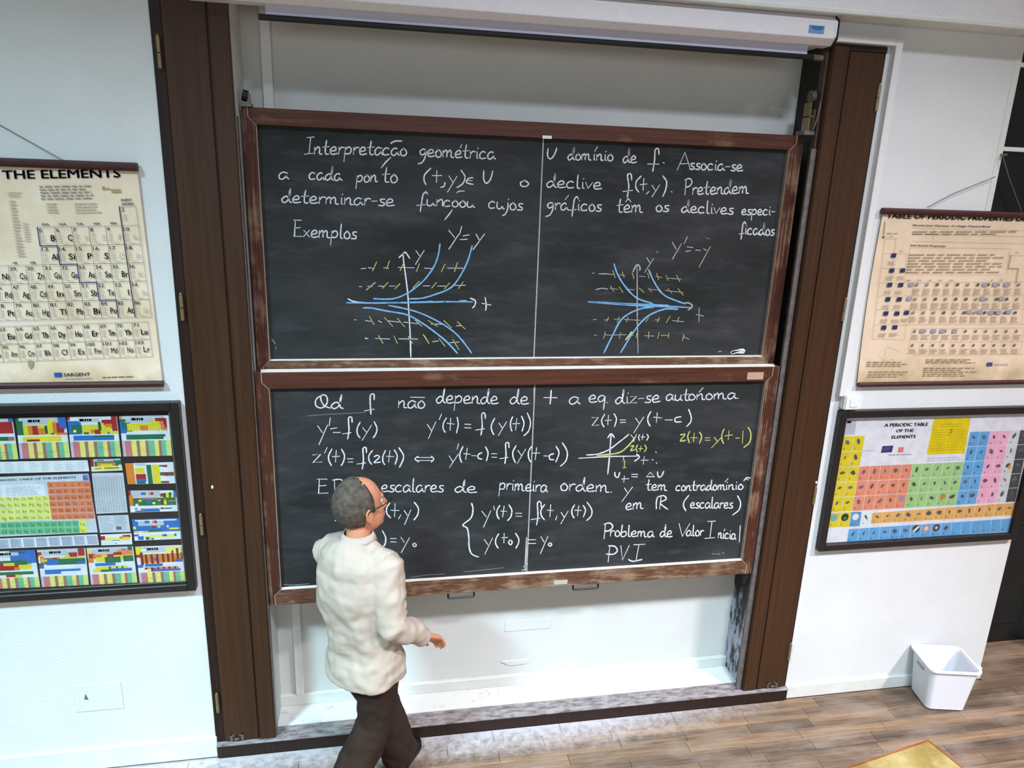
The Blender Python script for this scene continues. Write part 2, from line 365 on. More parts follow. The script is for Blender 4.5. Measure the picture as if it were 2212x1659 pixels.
# ================================================================== BLACKBOARDS
YU, YL = .095, .027
UX0, UX1 = -.531, 2.061
def quadface(mb, p): mb.add(p, [tuple(range(len(p)))])
def board(low):
    ys = YL if low else YU
    yf = ys-.022; yb = ys+.035
    zi0, zi1 = (.984, 2.070) if low else (2.1945, 3.273)
    zo0, zo1 = (.893, 2.153) if low else (2.132, 3.345)
    xo0, xo1 = (-.594, 2.134) if low else (-.590, 2.134)
    xi0, xi1 = UX0, UX1
    t = thing('blackboard', 'lower sliding blackboard with the equations and the yellow z(t) curve, brown wooden frame' if low else
        'upper sliding blackboard with the two blue-curve diagrams, brown wooden frame', 'blackboard', ((xo0+xo1)/2, ys, zo0), 'sliding blackboards')
    xm = (xi0+xi1)/2 - (.015 if low else .0)
    xm = at(1152, 800, YU).x if not low else at(1148, 1000, YL).x
    B(xi0-.02, xm-.0015, ys, yb-.005, zi0-.02, zi1+.02).build('slate_panel', M['slate'], t)
    B(xm+.0015, xi1+.02, ys, yb-.005, zi0-.02, zi1+.02).build('slate_panel', M['slate'], t)
    B(xm-.003, xm+.003, ys-.0012, ys+.003, zi0, zi1).build('joint_strip', M['chalkw'], t)
    c = .032
    # rails and stiles cut with the short mitre of the photograph, a thin light joint between them
    g = .0022
    def poly(ps, name, mat, lab=None):
        MB().prism([(x, yf, z) for x, z in ps], (0, yb-yf, 0)).build(name, mat, t, lab, bevel=.003)
    for sgn, xo, xi in ((-1, xo0, xi0), (1, xo1, xi1)):
        s = sgn
        poly([(xo, zo0), (xi+s*c, zo0), (xi+s*c, zi0-c), (xi, zi0), (xi, zi1), (xi+s*c, zi1+c), (xi+s*c, zo1), (xo, zo1)], 'frame_stile', M['fr_v'])
    def jx(s): return s*(c-g)
    poly([(xi0-c+g, zo1), (xi0-c+g, zi1+c), (xi0+g*1.5, zi1), (xi1-g*1.5, zi1), (xi1+c-g, zi1+c), (xi1+c-g, zo1)], 'frame_top_rail', M['fr_h'])
    poly([(xi0-c+g, zo0), (xi0-c+g, zi0-c), (xi0+g*1.5, zi0), (xi1-g*1.5, zi0), (xi1+c-g, zi0-c), (xi1+c-g, zo0)], 'frame_bottom_rail', M['fr_hw'])
    # filler in the four corner joints
    for s, xi in ((-1, xi0), (1, xi1)):
        for q, zi, zo in ((-1, zi0, zo0), (1, zi1, zo1)):
            xx = xi+s*c; y = yf+.0004
            MB().add([(xi-g, y, zi), (xi+g, y, zi), (xx+g, y, zi+q*c), (xx+g, y, zo), (xx-g, y, zo), (xx-g, y, zi+q*c)], [(0, 1, 2, 5), (5, 2, 3, 4)]).build('corner_joint', M['joint'], t)
    # chalk dust lying on the inner ledge and down the left edge
    B(xi0, xi1, yf+.002, ys, zi0-.001, zi0+.0022).build('chalk_dust', M['dust'], t)
    for xe in (xi0-.001, xi1-.0015): B(xe, xe+.0025, yf-.0006, ys, zi0, zi1).build('worn_edge', M['joint'], t)
    if low:
        MB().prism([(xo0+.03, yf+.004, zo1), (xo1-.03, yf+.003, zo1), (xo1-.01, yb, zo1), (xo0+.02, yb, zo1)], (0, 0, .002)).build('dust_on_top', M['dust'], t)
        for u0, u1, v0, v1 in ((968, 1024, 1279, 1288), (1238, 1292, 1261, 1270)):
            a = at(u0, v0, yf+.01); b_ = at(u1, v0-1, yf+.01); z = zo0-.030
            MB().tube([(a.x, yf+.012, zo0+.002), (a.x, yf+.006, z+.004), (a.x+.005, yf+.006, z), (b_.x-.005, yf+.006, z), (b_.x, yf+.006, z+.004), (b_.x, yf+.012, zo0+.002)], .0058, 6).build('pull_handle', M['black'], t)
        for u0, v0, u1, v1, mt in ((1613, 804, 1650, 820, 'tape'), (1196, 1252, 1226, 1263, 'tape2')):
            a = at(u0, v1, yf); b_ = at(u1, v0, yf)
            B(a.x, b_.x, yf-.0015, yf, a.z, b_.z).build('paper_label', M[mt], t, bevel=.0005)
    else:
        a = at(1171, 298, ys); B(a.x-.003, a.x+.042, yf-.001, yf, zi1-.001, zi1+.013).build('paper_label', M['white'], t)
        e0 = at(1577, 766, ys); e1 = at(1610, 752, ys)
    return t
M['tape'] = plain('tan_tape', rgb(196, 160, 136), .7, .06); M['tape2'] = plain('pale_tape', rgb(196, 184, 172), .7, .06)
BU = board(False); BL = board(True)
# chalk smears and sheaves at the top of the tracks
pb = thing('pulley_bracket', 'rusty metal pulley bracket with steel cable at the top right of the upper blackboard', 'pulley', (2.16, .03, 3.345), 'pulley brackets of the boards')
MB().box(2.095, 2.155, .02, .10, 3.345, 3.365).build('base_plate', M['alu'], pb, bevel=.002)
MB().box(2.118, 2.124, .03, .09, 3.365, 3.50).box(2.146, 2.152, .03, .09, 3.365, 3.47).box(2.118, 2.152, .03, .09, 3.43, 3.437).build('bracket_arm', M['brass'], pb, bevel=.001)
MB().tube([(2.126, .06, 3.53), (2.148, .06, 3.53)], .028, 16).build('pulley_wheel', M['steel'], pb)
MB().tube([(2.140, .02, 3.365), (2.150, .01, 3.42), (2.154, .005, 3.50)], .0045, 6).build('steel_cable', M['alu'], pb)
pl = thing('pulley_bracket', 'small dark pulley bracket at the top left corner of the upper blackboard', 'pulley', (-.58, .09, 3.345), 'pulley brackets of the boards')
MB().box(-.592, -.545, .06, .12, 3.345, 3.362).build('base_plate', M['steel'], pl, bevel=.002)
MB().tube([(-.582, .09, 3.395), (-.562, .09, 3.39)], .024, 14).build('pulley_wheel', M['black'], pl)
MB().box(-.56, -.552, .075, .105, 3.36, 3.40).build('bracket_arm', M['steel'], pl, bevel=.001)

# ================================================================== CHALK WRITING
GL = {
 'a': ".95|.72,.85 .42,1 .1,.6 .14,.1 .42,0 .7,.45 .78,.95 .74,.3 .95,.02",
 'b': ".9|.18,2 .12,.9 .12,.1 .5,-.02 .8,.4 .6,.9 .18,.65",
 'c': ".88|.7,.85 .4,1 .08,.55 .25,.02 .75,.12",
 'd': "1|.66,.72 .4,.9 .06,.42 .25,-.02 .6,.3 .78,1.2 .8,2 .72,1.2 .76,.25 1,.02",
 'e': ".85|.1,.42 .6,.55 .62,.88 .38,1 .08,.55 .25,.02 .85,.14",
 'f': ".9|1,1.7 .82,2.05 .58,1.6 .5,.6 .42,-.9|!.05,.0 .85,.14",
 'g': ".85|.72,.9 .36,1 .08,.62 .28,.2 .62,.45 .74,.95 .68,0 .4,-.8 -.05,-1.05",
 'i': ".4|!.18,.95 .2,.05 .38,.03|!.26,1.5 .22,1.36",
 'j': ".5|.35,.95 .34,0 .1,-.75 -.15,-.9|!.4,1.5 .37,1.36",
 'l': ".5|.2,2 .18,1 .22,.1 .45,.02",
 'm': "1.35|!.08,.95 .1,.02|.1,.55 .35,.98 .5,.8 .52,.05|.52,.55 .78,.98 .95,.8 1,.1 1.3,.02",
 'n': ".9|!.08,.95 .1,.02|.1,.5 .42,.98 .6,.75 .62,.1 .9,.03",
 'o': ".8|.42,1 .1,.62 .2,.05 .55,.03 .72,.5 .42,1 .3,.95",
 'p': ".9|!.12,1 .06,-.95|.1,.6 .45,1.02 .75,.7 .6,.15 .12,.1",
 'q': ".85|.72,.9 .36,1 .08,.55 .28,.12 .62,.4 .74,.9 .66,-.95",
 'r': ".65|!.1,.95 .12,.02|.12,.5 .35,.95 .65,.9",
 's': ".7|.65,.95 .25,.9 .3,.55 .6,.35 .5,.02 .05,.06",
 't': ".75|.38,1.85 .3,.8 .36,.08 .68,.05|!.02,.95 .72,1.05",
 'u': ".9|.1,.95 .12,.15 .45,.02 .68,.5 .72,.95 .7,.2 .9,.02",
 'v': ".75|!.05,.95 .3,.05 .7,.95",
 'x': ".85|!.08,.95 .75,.05|!.72,.98 .08,.05",
 'z': ".8|!.1,.95 .68,.95 .1,.05 .75,.05",
 'y': ".8|!.05,.98 .38,.35|!.75,1.05 .1,-.95",
 'I': ".9|!.1,2.2 .85,2.3|!.5,2.25 .42,.02|!-.05,-.02 .85,.12",
 'E': "1.1|!.2,2.3 .2,.02 1,.08|!.02,2.3 .85,2.3|!.2,1.2 .8,1.3",
 'U': ".9|.08,1.9 .12,.4 .4,0 .75,.7 .88,1.95",
 'A': "1.15|!.05,0 .55,2.2 1.05,0|!.2,.75 .9,.8",
 'P': ".95|!.15,2.2 .1,0|.0,2.1 .55,2.3 .9,1.8 .6,1.2 .12,1.1",
 'Q': "1.3|.6,1.9 .15,1.3 .15,.4 .6,.05 1,.7 .95,1.7 .6,1.9 .5,1.3 .8,.4 1.3,.05",
 'D': "1.1|!.15,1.95 .25,0|.02,1.85 .6,1.95 1,1.2 .8,.3 .2,.0",
 'O': "1.1|.55,1.9 .1,1.1 .4,0 .95,.6 .95,1.5 .5,1.92",
 'R': "1|!.25,2.2 .2,0|.15,2.1 .75,2.1 .75,1.3 .25,1.05 .4,1 1,0",
 'V': ".9|!.05,2.1 .35,0 .85,2.1",
 'T': ".8|!.38,1.5 .38,-.1|!.02,.75 .75,.75",
 '(': ".5|.45,1.8 .12,1.1 .1,.3 .35,-.3",
 ')': ".5|.1,1.8 .42,1.1 .4,.2 .05,-.3",
 ',': ".35|!.25,.25 .05,-.4", '.': ".3|!.1,.1 .18,.02", '=': ".8|!.1,.95 .65,1|!.08,.5 .65,.52",
 '-': ".7|!.1,.6 .6,.65", "'": ".3|!.2,2.1 .08,1.5", ' ': ".6", '0': ".5|.25,.4 .08,.15 .28,-.1 .45,.15 .25,.4",
 '1': ".3|!.15,1.7 .12,0",
}
class Chalk:
    def __init__(s, Y): s.par = BU if Y == YU else BL; s.Y = Y-.0016; s.mb = MB(); s.L = []; s.rnd = random.Random(3)
    def stroke(s, pts, wpx=3.2, smooth=True):
        if len(pts) < 2: return
        if smooth and len(pts) > 2:
            q = []
            P_ = [pts[0]]+list(pts)+[pts[-1]]
            for i in range(1, len(P_)-2):
                p0, p1, p2, p3 = P_[i-1:i+3]
                for k in range(5):
                    t = k/5; t2 = t*t; t3 = t2*t
                    q.append(tuple(.5*((2*p1[j])+(-p0[j]+p2[j])*t+(2*p0[j]-5*p1[j]+4*p2[j]-p3[j])*t2+(-p0[j]+3*p1[j]-3*p2[j]+p3[j])*t3) for j in (0, 1)))
            q.append(pts[-1]); pts = q
        W = [at(x, y, s.Y) for x, y in pts]
        D_ = (W[0]-CAM).length; hw = wpx*.43*D_/FPX
        n = len(W); vs = []; fs = []
        for i, p in enumerate(W):
            t = W[min(i+1, n-1)]-W[max(i-1, 0)]
            if t.length < 1e-6: t = Vector((1, 0, 0))
            t.normalize(); nn = Vector((-t.z, 0, t.x)); h = hw*(.85+.3*s.rnd.random())
            if i in (0, n-1): 
                p = p + t*(hw*.5 if i else -hw*.5); h *= .6
            vs += [p+nn*h, p-nn*h]
        for i in range(n-1): fs.append((2*i, 2*i+1, 2*i+3, 2*i+2))
        s.mb.add(vs, fs)
    def word(s, txt, x0, y0, x1, y1, xh, wpx=3.0, shear=.12):
        keepmb = s.mb; s.mb = MB(); gs = [GL[c].split('|') for c in txt]; tot = sum(float(g[0]) for g in gs)-.12
        ux = (x1-x0)/tot; uy = (y1-y0)/tot; cx = 0
        for g in gs:
            for st in g[1:]:
                sm = not st.startswith('!'); pts = []
                for a in st.lstrip('!').split():
                    px, py = map(float, a.split(',')); 
                    X = x0+(cx+px)*ux + py*xh*shear*.5; Y = y0+(cx+px)*uy - py*xh
                    pts.append((X, Y))
                s.stroke(pts, wpx, sm)
            cx += float(g[0])
        s.mb.build('chalk_word', M['chalk'], s.par); s.mb = keepmb
    def raw(s, ox, oy, sc, data, wpx=3.2):
        for st in data.split('|'):
            sm = not st.startswith('!')
            m0 = s.mb; s.mb = MB(); s.stroke([(ox+float(a.split(',')[0])/sc, oy+float(a.split(',')[1])/sc) for a in st.lstrip('!').split()], wpx, sm); s.L.append(s.mb); s.mb = m0
    def done(s, mat, parent, name='chalk_stroke', label=None):
        for m_ in s.L: m_.build(name, M[mat], parent, label)
        s.L = []
k = Chalk(YU)
def A_(o, sc):  # word placed in crop coordinates
    def f(txt, u0, v0, u1, v1, xh, w_=3.0): k.word(txt, o[0]+u0/sc, o[1]+v0/sc, o[0]+u1/sc, o[1]+v1/sc, xh/sc, w_)
    return f
a = A_((540, 260), 3.456); R_ = lambda d, w_=3.2: k.raw(540, 260, 3.456, d, w_)
a('Interpreta', 410, 252, 985, 258, 56); a('cao', 985, 258, 1165, 264, 54); R_("1050,172 1085,155 1135,155"); R_("!1050,278 1015,310 980,355")
a('geometrica', 1262, 268, 1825, 290, 54); R_("!1580,180 1570,205"); k.done('chalk', BU)
a('a', 208, 438, 280, 438, 52); a('cada', 435, 440, 680, 450, 52); a('pon', 790, 462, 945, 458, 50); a('to', 985, 462, 1095, 465, 60)
R_("1350,358 1305,405 1300,450 1315,480"); R_("!1395,375 1392,462|!1362,412 1430,412|1455,462 1450,490 1425,500|!1485,415 1515,462|!1545,418 1475,535"); R_("1575,372 1605,420 1590,470 1545,502")
R_("1665,428 1630,435 1618,465 1665,478|!1620,450 1660,450"); R_("1745,375 1745,440 1765,470 1795,440 1812,378"); a('o', 2008, 492, 2075, 494, 44); k.done('chalk', BU)
a('determinar-se', 232, 612, 1068, 640, 52); a('fun', 1240, 635, 1450, 640, 50); a('coou', 1440, 642, 1670, 650, 46); R_("!1545,540 1560,528 1600,528"); R_("!1510,668 1488,700 1455,740", 3.6)
a('cujos', 1775, 655, 2030, 672, 52); k.done('chalk', BU)
a('Exemplos', 318, 868, 790, 885, 54); R_("!1485,822 1528,875|!1558,852 1485,962|!1580,792 1565,850|!1592,862 1635,855|!1570,890 1622,888|!1688,850 1715,898|!1750,850 1665,965", 3.6); k.done('chalk', BU)
a = A_((1140, 270), 3.687); R_ = lambda d, w_=3.2: k.raw(1140, 270, 3.687, d, w_)
R_("162,188 158,245 180,270 210,240 232,182"); a('dom', 315, 278, 500, 280, 50); a('inio', 515, 280, 675, 285, 50); R_("!555,175 535,205"); a('de', 755, 300, 860, 302, 56)
R_("1045,235 1040,190 1015,200 1010,280 995,370|!955,310 1045,312|!1078,300 1088,304"); a('A', 1185, 358, 1295, 358, 64); a('ssocia-se', 1285, 352, 1705, 368, 50); k.done('chalk', BU)
a('declive', 145, 495, 580, 512, 54); R_("828,440 822,392 795,400 805,490 792,575|!758,530 835,520|905,405 865,450 862,500 885,535|!925,425 918,520|!895,475 950,470|!965,530 945,550|!990,480 1015,520|!1050,478 990,572|1075,405 1105,450 1100,510 1075,570|!1142,530 1150,534")
a('Pretendem', 1245, 556, 1755, 545, 56); k.done('chalk', BU)
a('graficos', 150, 672, 580, 688, 54); R_("!325,560 300,592"); a('tem', 705, 696, 910, 696, 58); R_("!780,612 800,585 822,612"); a('os', 1015, 688, 1118, 690, 50); a('declives', 1220, 695, 1632, 712, 50); a('especi-', 1700, 715, 1965, 718, 44); k.done('chalk', BU)
a('ficados', 1680, 868, 1960, 880, 48); k.done('chalk', BU)
# first diagram
c = lambda d, w_=3.2: k.raw(720, 480, 5.184, d, w_)
c("780,345 790,460 812,620 835,820 845,1000 860,1250 868,1510", 3.4); c("735,398 790,345 805,335 830,365 855,405", 3.2)
c("!925,318 965,375|!1018,315 920,472"); c("165,858 220,885 320,900 500,908"); c("1535,850 1590,880 1585,930 1558,960"); c("1665,908 1765,928|1700,842 1712,930 1705,988"); c("!1060,885 1110,884|!1415,878 1490,878", 2.4)
c("!312,522 365,515|!392,508 455,520|!565,508 620,515|!725,505 905,510|!1022,514 1110,520|!1278,515 1450,515|!290,720 318,722|!385,715 435,722|!508,714 560,718|!630,715 690,715|!1005,713 1080,713|!1165,715 1255,715|!1350,708 1478,706", 2.6)
c("!238,1092 255,1094|!360,1100 420,1112|!505,1105 540,1122|!610,1105 740,1118|!790,1118 960,1138|!1095,1140 1225,1142|!1380,1160 1440,1158|!360,1290 362,1305 388,1302|!470,1302 632,1308|!735,1305 945,1308|!1112,1338 1175,1330|!1300,1350 1405,1342", 2.6)
k.done('chalk', BU, 'diagram_line')
c("!485,445 440,545|!628,435 598,522|!785,460 748,542|!965,465 932,548|!1250,470 1212,552|!1390,452 1358,552|!470,675 370,758|!612,675 552,740|!745,690 690,745|!962,662 890,738|!1155,675 1102,738|!1302,680 1245,745|!1455,668 1402,742", 3.2)
c("!405,1055 455,1145|!572,1068 665,1165|!718,1075 798,1172|!918,1098 992,1165|!1060,1098 1165,1168|!1238,1102 1322,1182|!1388,1115 1475,1195|!505,1268 555,1355|!678,1272 718,1358|!840,1280 885,1355|!1005,1255 1030,1290 1072,1360|!1185,1305 1250,1388|!1338,1315 1405,1425", 2.8)
k.done('chalky', BU, 'slope_mark', 'yellow slope mark')
k.Y -= .0003
c("1195,238 1175,370 1130,490 1050,610 950,710 830,795 700,850 580,862 450,856", 3.6); c("1555,262 1510,420 1440,570 1360,690 1280,755 1150,805 1000,850 850,858", 3.6)
c("!150,902 450,905 840,900 1250,890 1560,892", 4.4); c("!600,905 1000,895 1500,888", 5.0); c("335,960 430,962 600,995 820,1035 980,1120 1130,1225 1270,1340 1390,1468", 3.8); c("620,932 820,972 980,1020 1180,1115 1340,1220 1440,1320 1550,1468", 3.6)
k.done('chalkb', BU, 'chalk_curve', 'blue chalk curve')
k.Y += .0003
c = lambda d, w_=3.0: k.raw(1240, 500, 4.809, d, w_)
c("!655,360 656,600 657,900 665,1262", 2.8); c("612,420 640,360 665,345 685,375 682,408", 3.4); c("!755,272 785,320|!825,282 735,425", 3.6); c("1150,742 1200,745 1228,780 1185,818", 3.4); c("!1300,792 1298,935|!1268,862 1345,880"); c("!1022,115 1060,180|!1115,128 1022,288|!1178,55 1145,125", 3.8)
c("!1175,160 1232,166|!1160,208 1210,200|!1265,193 1315,196|!1345,180 1375,198|!1415,158 1300,368", 3.4); c("!1375,68 1388,74|!1402,72 1412,78|!858,205 870,222", 2.2)
c("!188,434 212,432|!255,440 300,440 340,440 420,450|!470,450 530,458|!680,465 740,470|!850,465 912,478|!980,485 1115,495|225,605 290,590 350,600|!375,590 455,602|!560,602 628,606|!780,600 900,612|!950,612 1135,635|!200,915 232,915|!312,920 360,915|!418,912 480,912|!520,915 690,922|!845,918 885,918|!1020,925 1140,938", 2.4)
c("!212,1076 236,1078|!318,1072 400,1080|!400,1076 540,1072|!590,1078 618,1082|!735,1082 830,1086|!905,1080 985,1080|!1140,1095 1195,1120|!1500,1248 1530,1246", 2.4)
k.done('chalkw', BU, 'diagram_line')
c("!402,405 428,482|!500,418 520,480|!605,430 622,490|!765,430 778,485|!858,435 878,498|!955,455 978,510|!1065,455 1100,522|!380,568 412,622|!468,575 508,632|!678,588 725,632|!770,590 805,628|!870,595 900,640|!975,592 1015,640|!1080,592 1132,662", 2.4)
c("!360,888 335,938|!470,885 448,945|!562,888 545,940|!660,885 645,930|!775,895 745,938|!885,892 868,940|!998,880 958,948|!1090,890 1070,945|!325,1045 308,1110|!482,1050 472,1112|!650,1060 645,1105|!778,1045 772,1110|!885,1050 868,1110|!985,1055 978,1105|!1142,1068 1125,1135", 2.4)
c("!598,1045 540,1122", 6); k.done('chalky', BU, 'slope_mark', 'yellow slope mark')
k.Y -= .0003
c("415,335 450,440 530,570 650,690 820,750", 3.6); c("775,395 820,500 880,600 950,670 1050,715 1155,752", 3.6); c("!145,732 400,750 650,768 1000,780 1210,790", 4.6); c("!150,728 500,750 980,765", 4.6)
c("830,785 700,800 570,855 480,930 400,1080 310,1262", 3.8); c("1080,808 950,805 800,860 700,940 600,1070 485,1258", 3.8)
k.done('chalkb', BU, 'chalk_curve', 'blue chalk curve'); k.Y += .0003
c("1632,1258 1690,1240 1750,1228 1770,1245|1640,1262 1700,1252 1765,1258", 6); k.done('chalk', BU, 'chalk_smudge')
k.raw(500, 700, 7.37, "640,240 690,300 715,350|!708,320 712,400|!1,1 1,1", 4); k.done('chalkf', BU, 'chalk_smudge')
# ---- lower board
k = Chalk(YL)
a = A_((640, 830), 3.568); R_ = lambda d, w_=3.2: k.raw(640, 830, 3.568, d, w_)
a('Qd', 135, 185, 350, 188, 54, 3.2); R_("600,120 598,78 572,85 570,150 575,232|!525,205 600,192"); a('nao', 780, 182, 985, 184, 56); R_("!880,100 990,102"); a('depende', 1075, 145, 1548, 152, 58); a('de', 1642, 150, 1782, 155, 58); k.done('chalk', BL)
f_ = lambda x, y, s=1: "%g,%g %g,%g %g,%g %g,%g %g,%g|!%g,%g %g,%g" % (x+52*s, y+40*s, x+48*s, y, x+25*s, y+8*s, x+28*s, y+100*s, x+18*s, y+168*s, x-22*s, y+128*s, x+45*s, y+118*s)
R_("!165,320 200,372|!240,315 175,465|!262,260 253,322|!265,345 312,335|!285,372 340,372"); R_(f_(378, 255)); R_("492,292 470,340 472,385 492,412|!512,335 545,375|!580,315 508,432|600,288 622,340 612,385 592,412"); k.done('chalk', BL)
R_("!1010,310 1042,358|!1075,290 1018,420|!1120,230 1102,272|1158,258 1135,300 1132,340 1148,372|!1190,262 1185,355|!1162,300 1218,308|1240,255 1248,310 1235,375|!1298,308 1345,310|!1298,335 1345,337"); R_(f_(1405, 225)); R_("1530,262 1505,310 1505,350 1522,388|!1562,300 1590,340|!1620,290 1558,395|1668,250 1652,290 1652,330 1662,362|!1700,262 1690,352|!1668,305 1722,302|1735,245 1755,300 1740,362|1780,220 1805,290 1790,360 1752,398"); k.done('chalk', BL)
R_("!128,545 188,540 128,605 198,598|!238,488 218,530|275,498 250,550 252,590 272,628|!308,510 302,600|!278,558 332,555|348,500 372,550 362,600 345,628|!395,575 438,575|!400,600 435,600"); R_(f_(490, 490, .98)); R_("588,510 560,550 562,590 582,618|600,560 625,548 640,565 600,602 650,600|688,510 668,555 668,595 682,620|!722,512 712,600|!695,555 752,558|755,505 778,555 762,618|790,488 825,545 820,590 795,640"); k.done('chalk', BL)
R_("942,555 915,575 945,600|1040,555 1060,575 1040,600|!930,565 1045,565|!930,588 1045,588", 2.8)
R_("!1178,552 1205,595|!1248,540 1182,640|!1250,460 1240,500|1285,480 1262,530 1262,570 1275,602|!1318,492 1305,580|!1292,535 1342,540|!1352,550 1388,552|1432,528 1405,540 1402,568 1432,578|1458,482 1478,530 1465,592|!1505,535 1545,536|!1508,562 1545,564"); R_(f_(1590, 452, .95)); R_("1695,472 1670,520 1672,565 1690,605|!1708,510 1735,550|!1768,500 1705,608|1815,478 1790,520 1792,570 1808,600|!1852,490 1842,580|!1822,532 1878,530|!1908,552 1938,554|1985,535 1952,548 1955,578 1985,582|2002,478 2025,530 2000,600|2050,450 2088,520 2078,590 2035,632")
k.done('chalk', BL)
R_("85,245 250,232 540,218", 2.4); k.done('chalkf', BL, 'chalk_smudge')
R_("!1832,30 1832,100", 4); k.done('chalkw', BL)
a = A_((1140, 830), 4.254); R_ = lambda d, w_=3.2: k.raw(1140, 830, 4.254, d, w_)
R_("215,55 212,120 205,182|!148,122 268,124", 3.4); a('a', 372, 182, 468, 182, 66); a('eq.', 555, 165, 735, 172, 66); a('diz-se', 800, 180, 1205, 165, 64); a('aut', 1265, 148, 1475, 150, 56); a('onoma.', 1470, 145, 1935, 132, 54); R_("!1612,32 1575,72"); k.done('chalk', BL)
R_("!590,308 648,305 590,382 652,375|708,275 682,320 682,360 702,392|!742,285 735,372|!712,332 768,330|792,270 815,320 798,388|!850,328 900,328|!850,352 900,350|!992,312 1025,360|!1065,302 975,445|1132,250 1105,300 1105,345 1125,385|!1190,262 1182,352|!1158,302 1228,310|!1262,328 1328,328|1408,298 1358,310 1358,345 1412,345|1478,230 1502,300 1495,350 1460,388"); k.done('chalk', BL)
R_("765,458 760,550 752,660 735,825|735,492 765,455 795,490|!470,680 740,664 1012,660|998,642 1026,670 980,708|540,650 640,642 740,605 830,540 930,460", 3.4); R_("!948,465 968,492|!1000,458 972,528|1028,462 1018,490 1028,518|!1058,460 1052,508|!1040,485 1078,485|1095,458 1108,485 1092,515|!1070,665 1062,735|!1042,698 1105,698|!880,672 880,690", 2.8)
R_("800,808 805,845 830,855 845,810|!888,842 882,900|!862,870 928,868|!955,828 1010,828|!955,850 1008,852|!1125,810 1090,850 1165,850 1125,810|1192,805 1200,850 1228,845 1250,800|!1175,622 1182,628|!1145,692 1152,696|!1182,722 1186,728"); R_("1985,888 2010,860 2045,862|!2000,868 2030,880", 3); k.done('chalk', BL, 'diagram_line')
R_("635,656 740,645 830,632 880,605 940,548 992,480", 3.6); R_("945,572 975,565 945,610 985,600|1010,558 995,590 1008,625|!1040,568 1032,615|!1018,592 1058,592|1075,558 1090,590 1070,622|!872,705 890,700 888,765|!875,768 905,765|!878,603 888,608", 2.8)
R_("1402,465 1445,462 1402,520 1452,515|1488,432 1470,480 1485,540|!1530,450 1522,530|!1500,492 1562,492|1578,440 1598,480 1578,545|!1630,492 1672,490|!1632,515 1672,515|!1715,488 1745,530|!1788,480 1688,585|1805,410 1785,460 1785,510 1800,545|!1850,428 1842,510|!1815,475 1882,465|!1912,495 1945,494|!1978,430 1972,542|2025,395 2050,450 2040,530 1985,582", 3.0); k.done('chalky', BL, 'chalk_stroke', 'yellow chalk stroke')
a = A_((780, 1020), 4.254); R_ = lambda d, w_=3.2: k.raw(780, 1020, 4.254, d, w_)
a('escalares', 180, 180, 750, 182, 62); a('de', 855, 182, 1050, 190, 58); a('primeira', 1265, 160, 1705, 182, 62); k.word('ordem.', 1209, 1059, 1321, 1064, 15)
k.word('E', 683, 1066, 708, 1066, 13.5); k.word('D', 716, 1066, 745, 1066, 15.5); k.word('O', 748, 1066, 778, 1066, 15.5); k.done('chalk', BL)
k.word("y'=f", 722, 1112, 792, 1114, 14); R_("265,282 235,330 238,380 272,420|!312,288 308,408|!272,350 348,352|!365,392 345,428|!395,352 425,395|!458,345 400,480|488,275 525,330 520,390 485,440"); R_("195,538 225,600 220,660 190,700|!270,610 322,610|!272,640 322,642|!365,598 398,645|!445,602 370,738|492,652 475,665 490,685 508,672 492,652")
R_("1015,285 1028,340 1010,420 935,485 975,515 990,600 992,680 1015,750 1080,780", 3.4); k.done('chalk', BL)
R_("!1110,358 1150,410|!1192,355 1125,505|!1218,312 1225,345|1275,305 1250,350 1250,395 1268,432|!1315,312 1300,412|!1285,358 1338,360|1358,300 1385,350 1375,410 1345,445|!1420,378 1475,378|!1422,405 1475,405"); R_(f_(1590, 275, 1.25)); R_("1688,295 1655,345 1655,395 1685,438|!1742,300 1735,410|!1712,350 1768,352|!1800,402 1788,438|!1838,370 1865,412|!1902,358 1835,475|1962,300 1938,345 1940,390 1958,420|!2000,308 1988,402|!1965,350 2022,352|2040,305 2062,350 2042,412|2075,275 2118,340 2115,400 2072,445"); k.done('chalk', BL)
R_("!1132,618 1165,665|!1208,605 1138,752|1265,565 1238,615 1238,660 1260,698|!1315,562 1312,650|!1292,602 1345,600|1368,622 1355,645 1375,668 1388,640 1368,622|1418,560 1448,610 1445,655 1422,698|!1535,622 1605,620|!1538,655 1605,655|!1652,592 1680,640|!1715,592 1648,748|1735,648 1720,665 1740,680 1752,662 1735,648"); k.done('chalk', BL)
a = A_((1240, 1010), 5.027); R_ = lambda d, w_=3.2: k.raw(1240, 1010, 5.027, d, w_)
R_("!548,222 578,270|!635,212 520,368", 3.6); a('tem', 778, 245, 1002, 250, 62); a('contradom', 1100, 252, 1640, 242, 56); a('inio', 1640, 240, 1830, 236, 54); R_("!1672,120 1640,155"); k.done('chalk', BL)
a('em', 555, 460, 745, 445, 68); R_("905,325 893,380 895,448|!945,322 930,450|910,318 975,305 1000,345 935,385 1020,455|1248,300 1195,370 1190,420 1215,470"); a('escalares', 1258, 440, 1718, 442, 60); R_("1775,305 1808,380 1790,460 1722,515"); k.done('chalk', BL)
a('P', 315, 772, 405, 772, 74, 3.6); a('roblema', 385, 745, 860, 755, 62); a('de', 930, 752, 1058, 755, 68); a('V', 1125, 748, 1238, 748, 66, 3.4); a('alor', 1215, 742, 1400, 740, 58); R_("!1452,585 1535,582|!1498,585 1475,765|!1422,770 1525,760", 3.4); a('nicia', 1560, 765, 1750, 780, 60); R_("!1805,632 1795,808|!1640,668 1632,682"); k.done('chalk', BL)
R_("!388,860 370,1025|372,850 440,855 470,900 430,940 350,938", 3.4); R_("!508,848 525,1005 600,845|!650,838 768,832|!705,838 672,1015|590,998 640,1018 738,998", 3.4); k.done('chalk', BL)
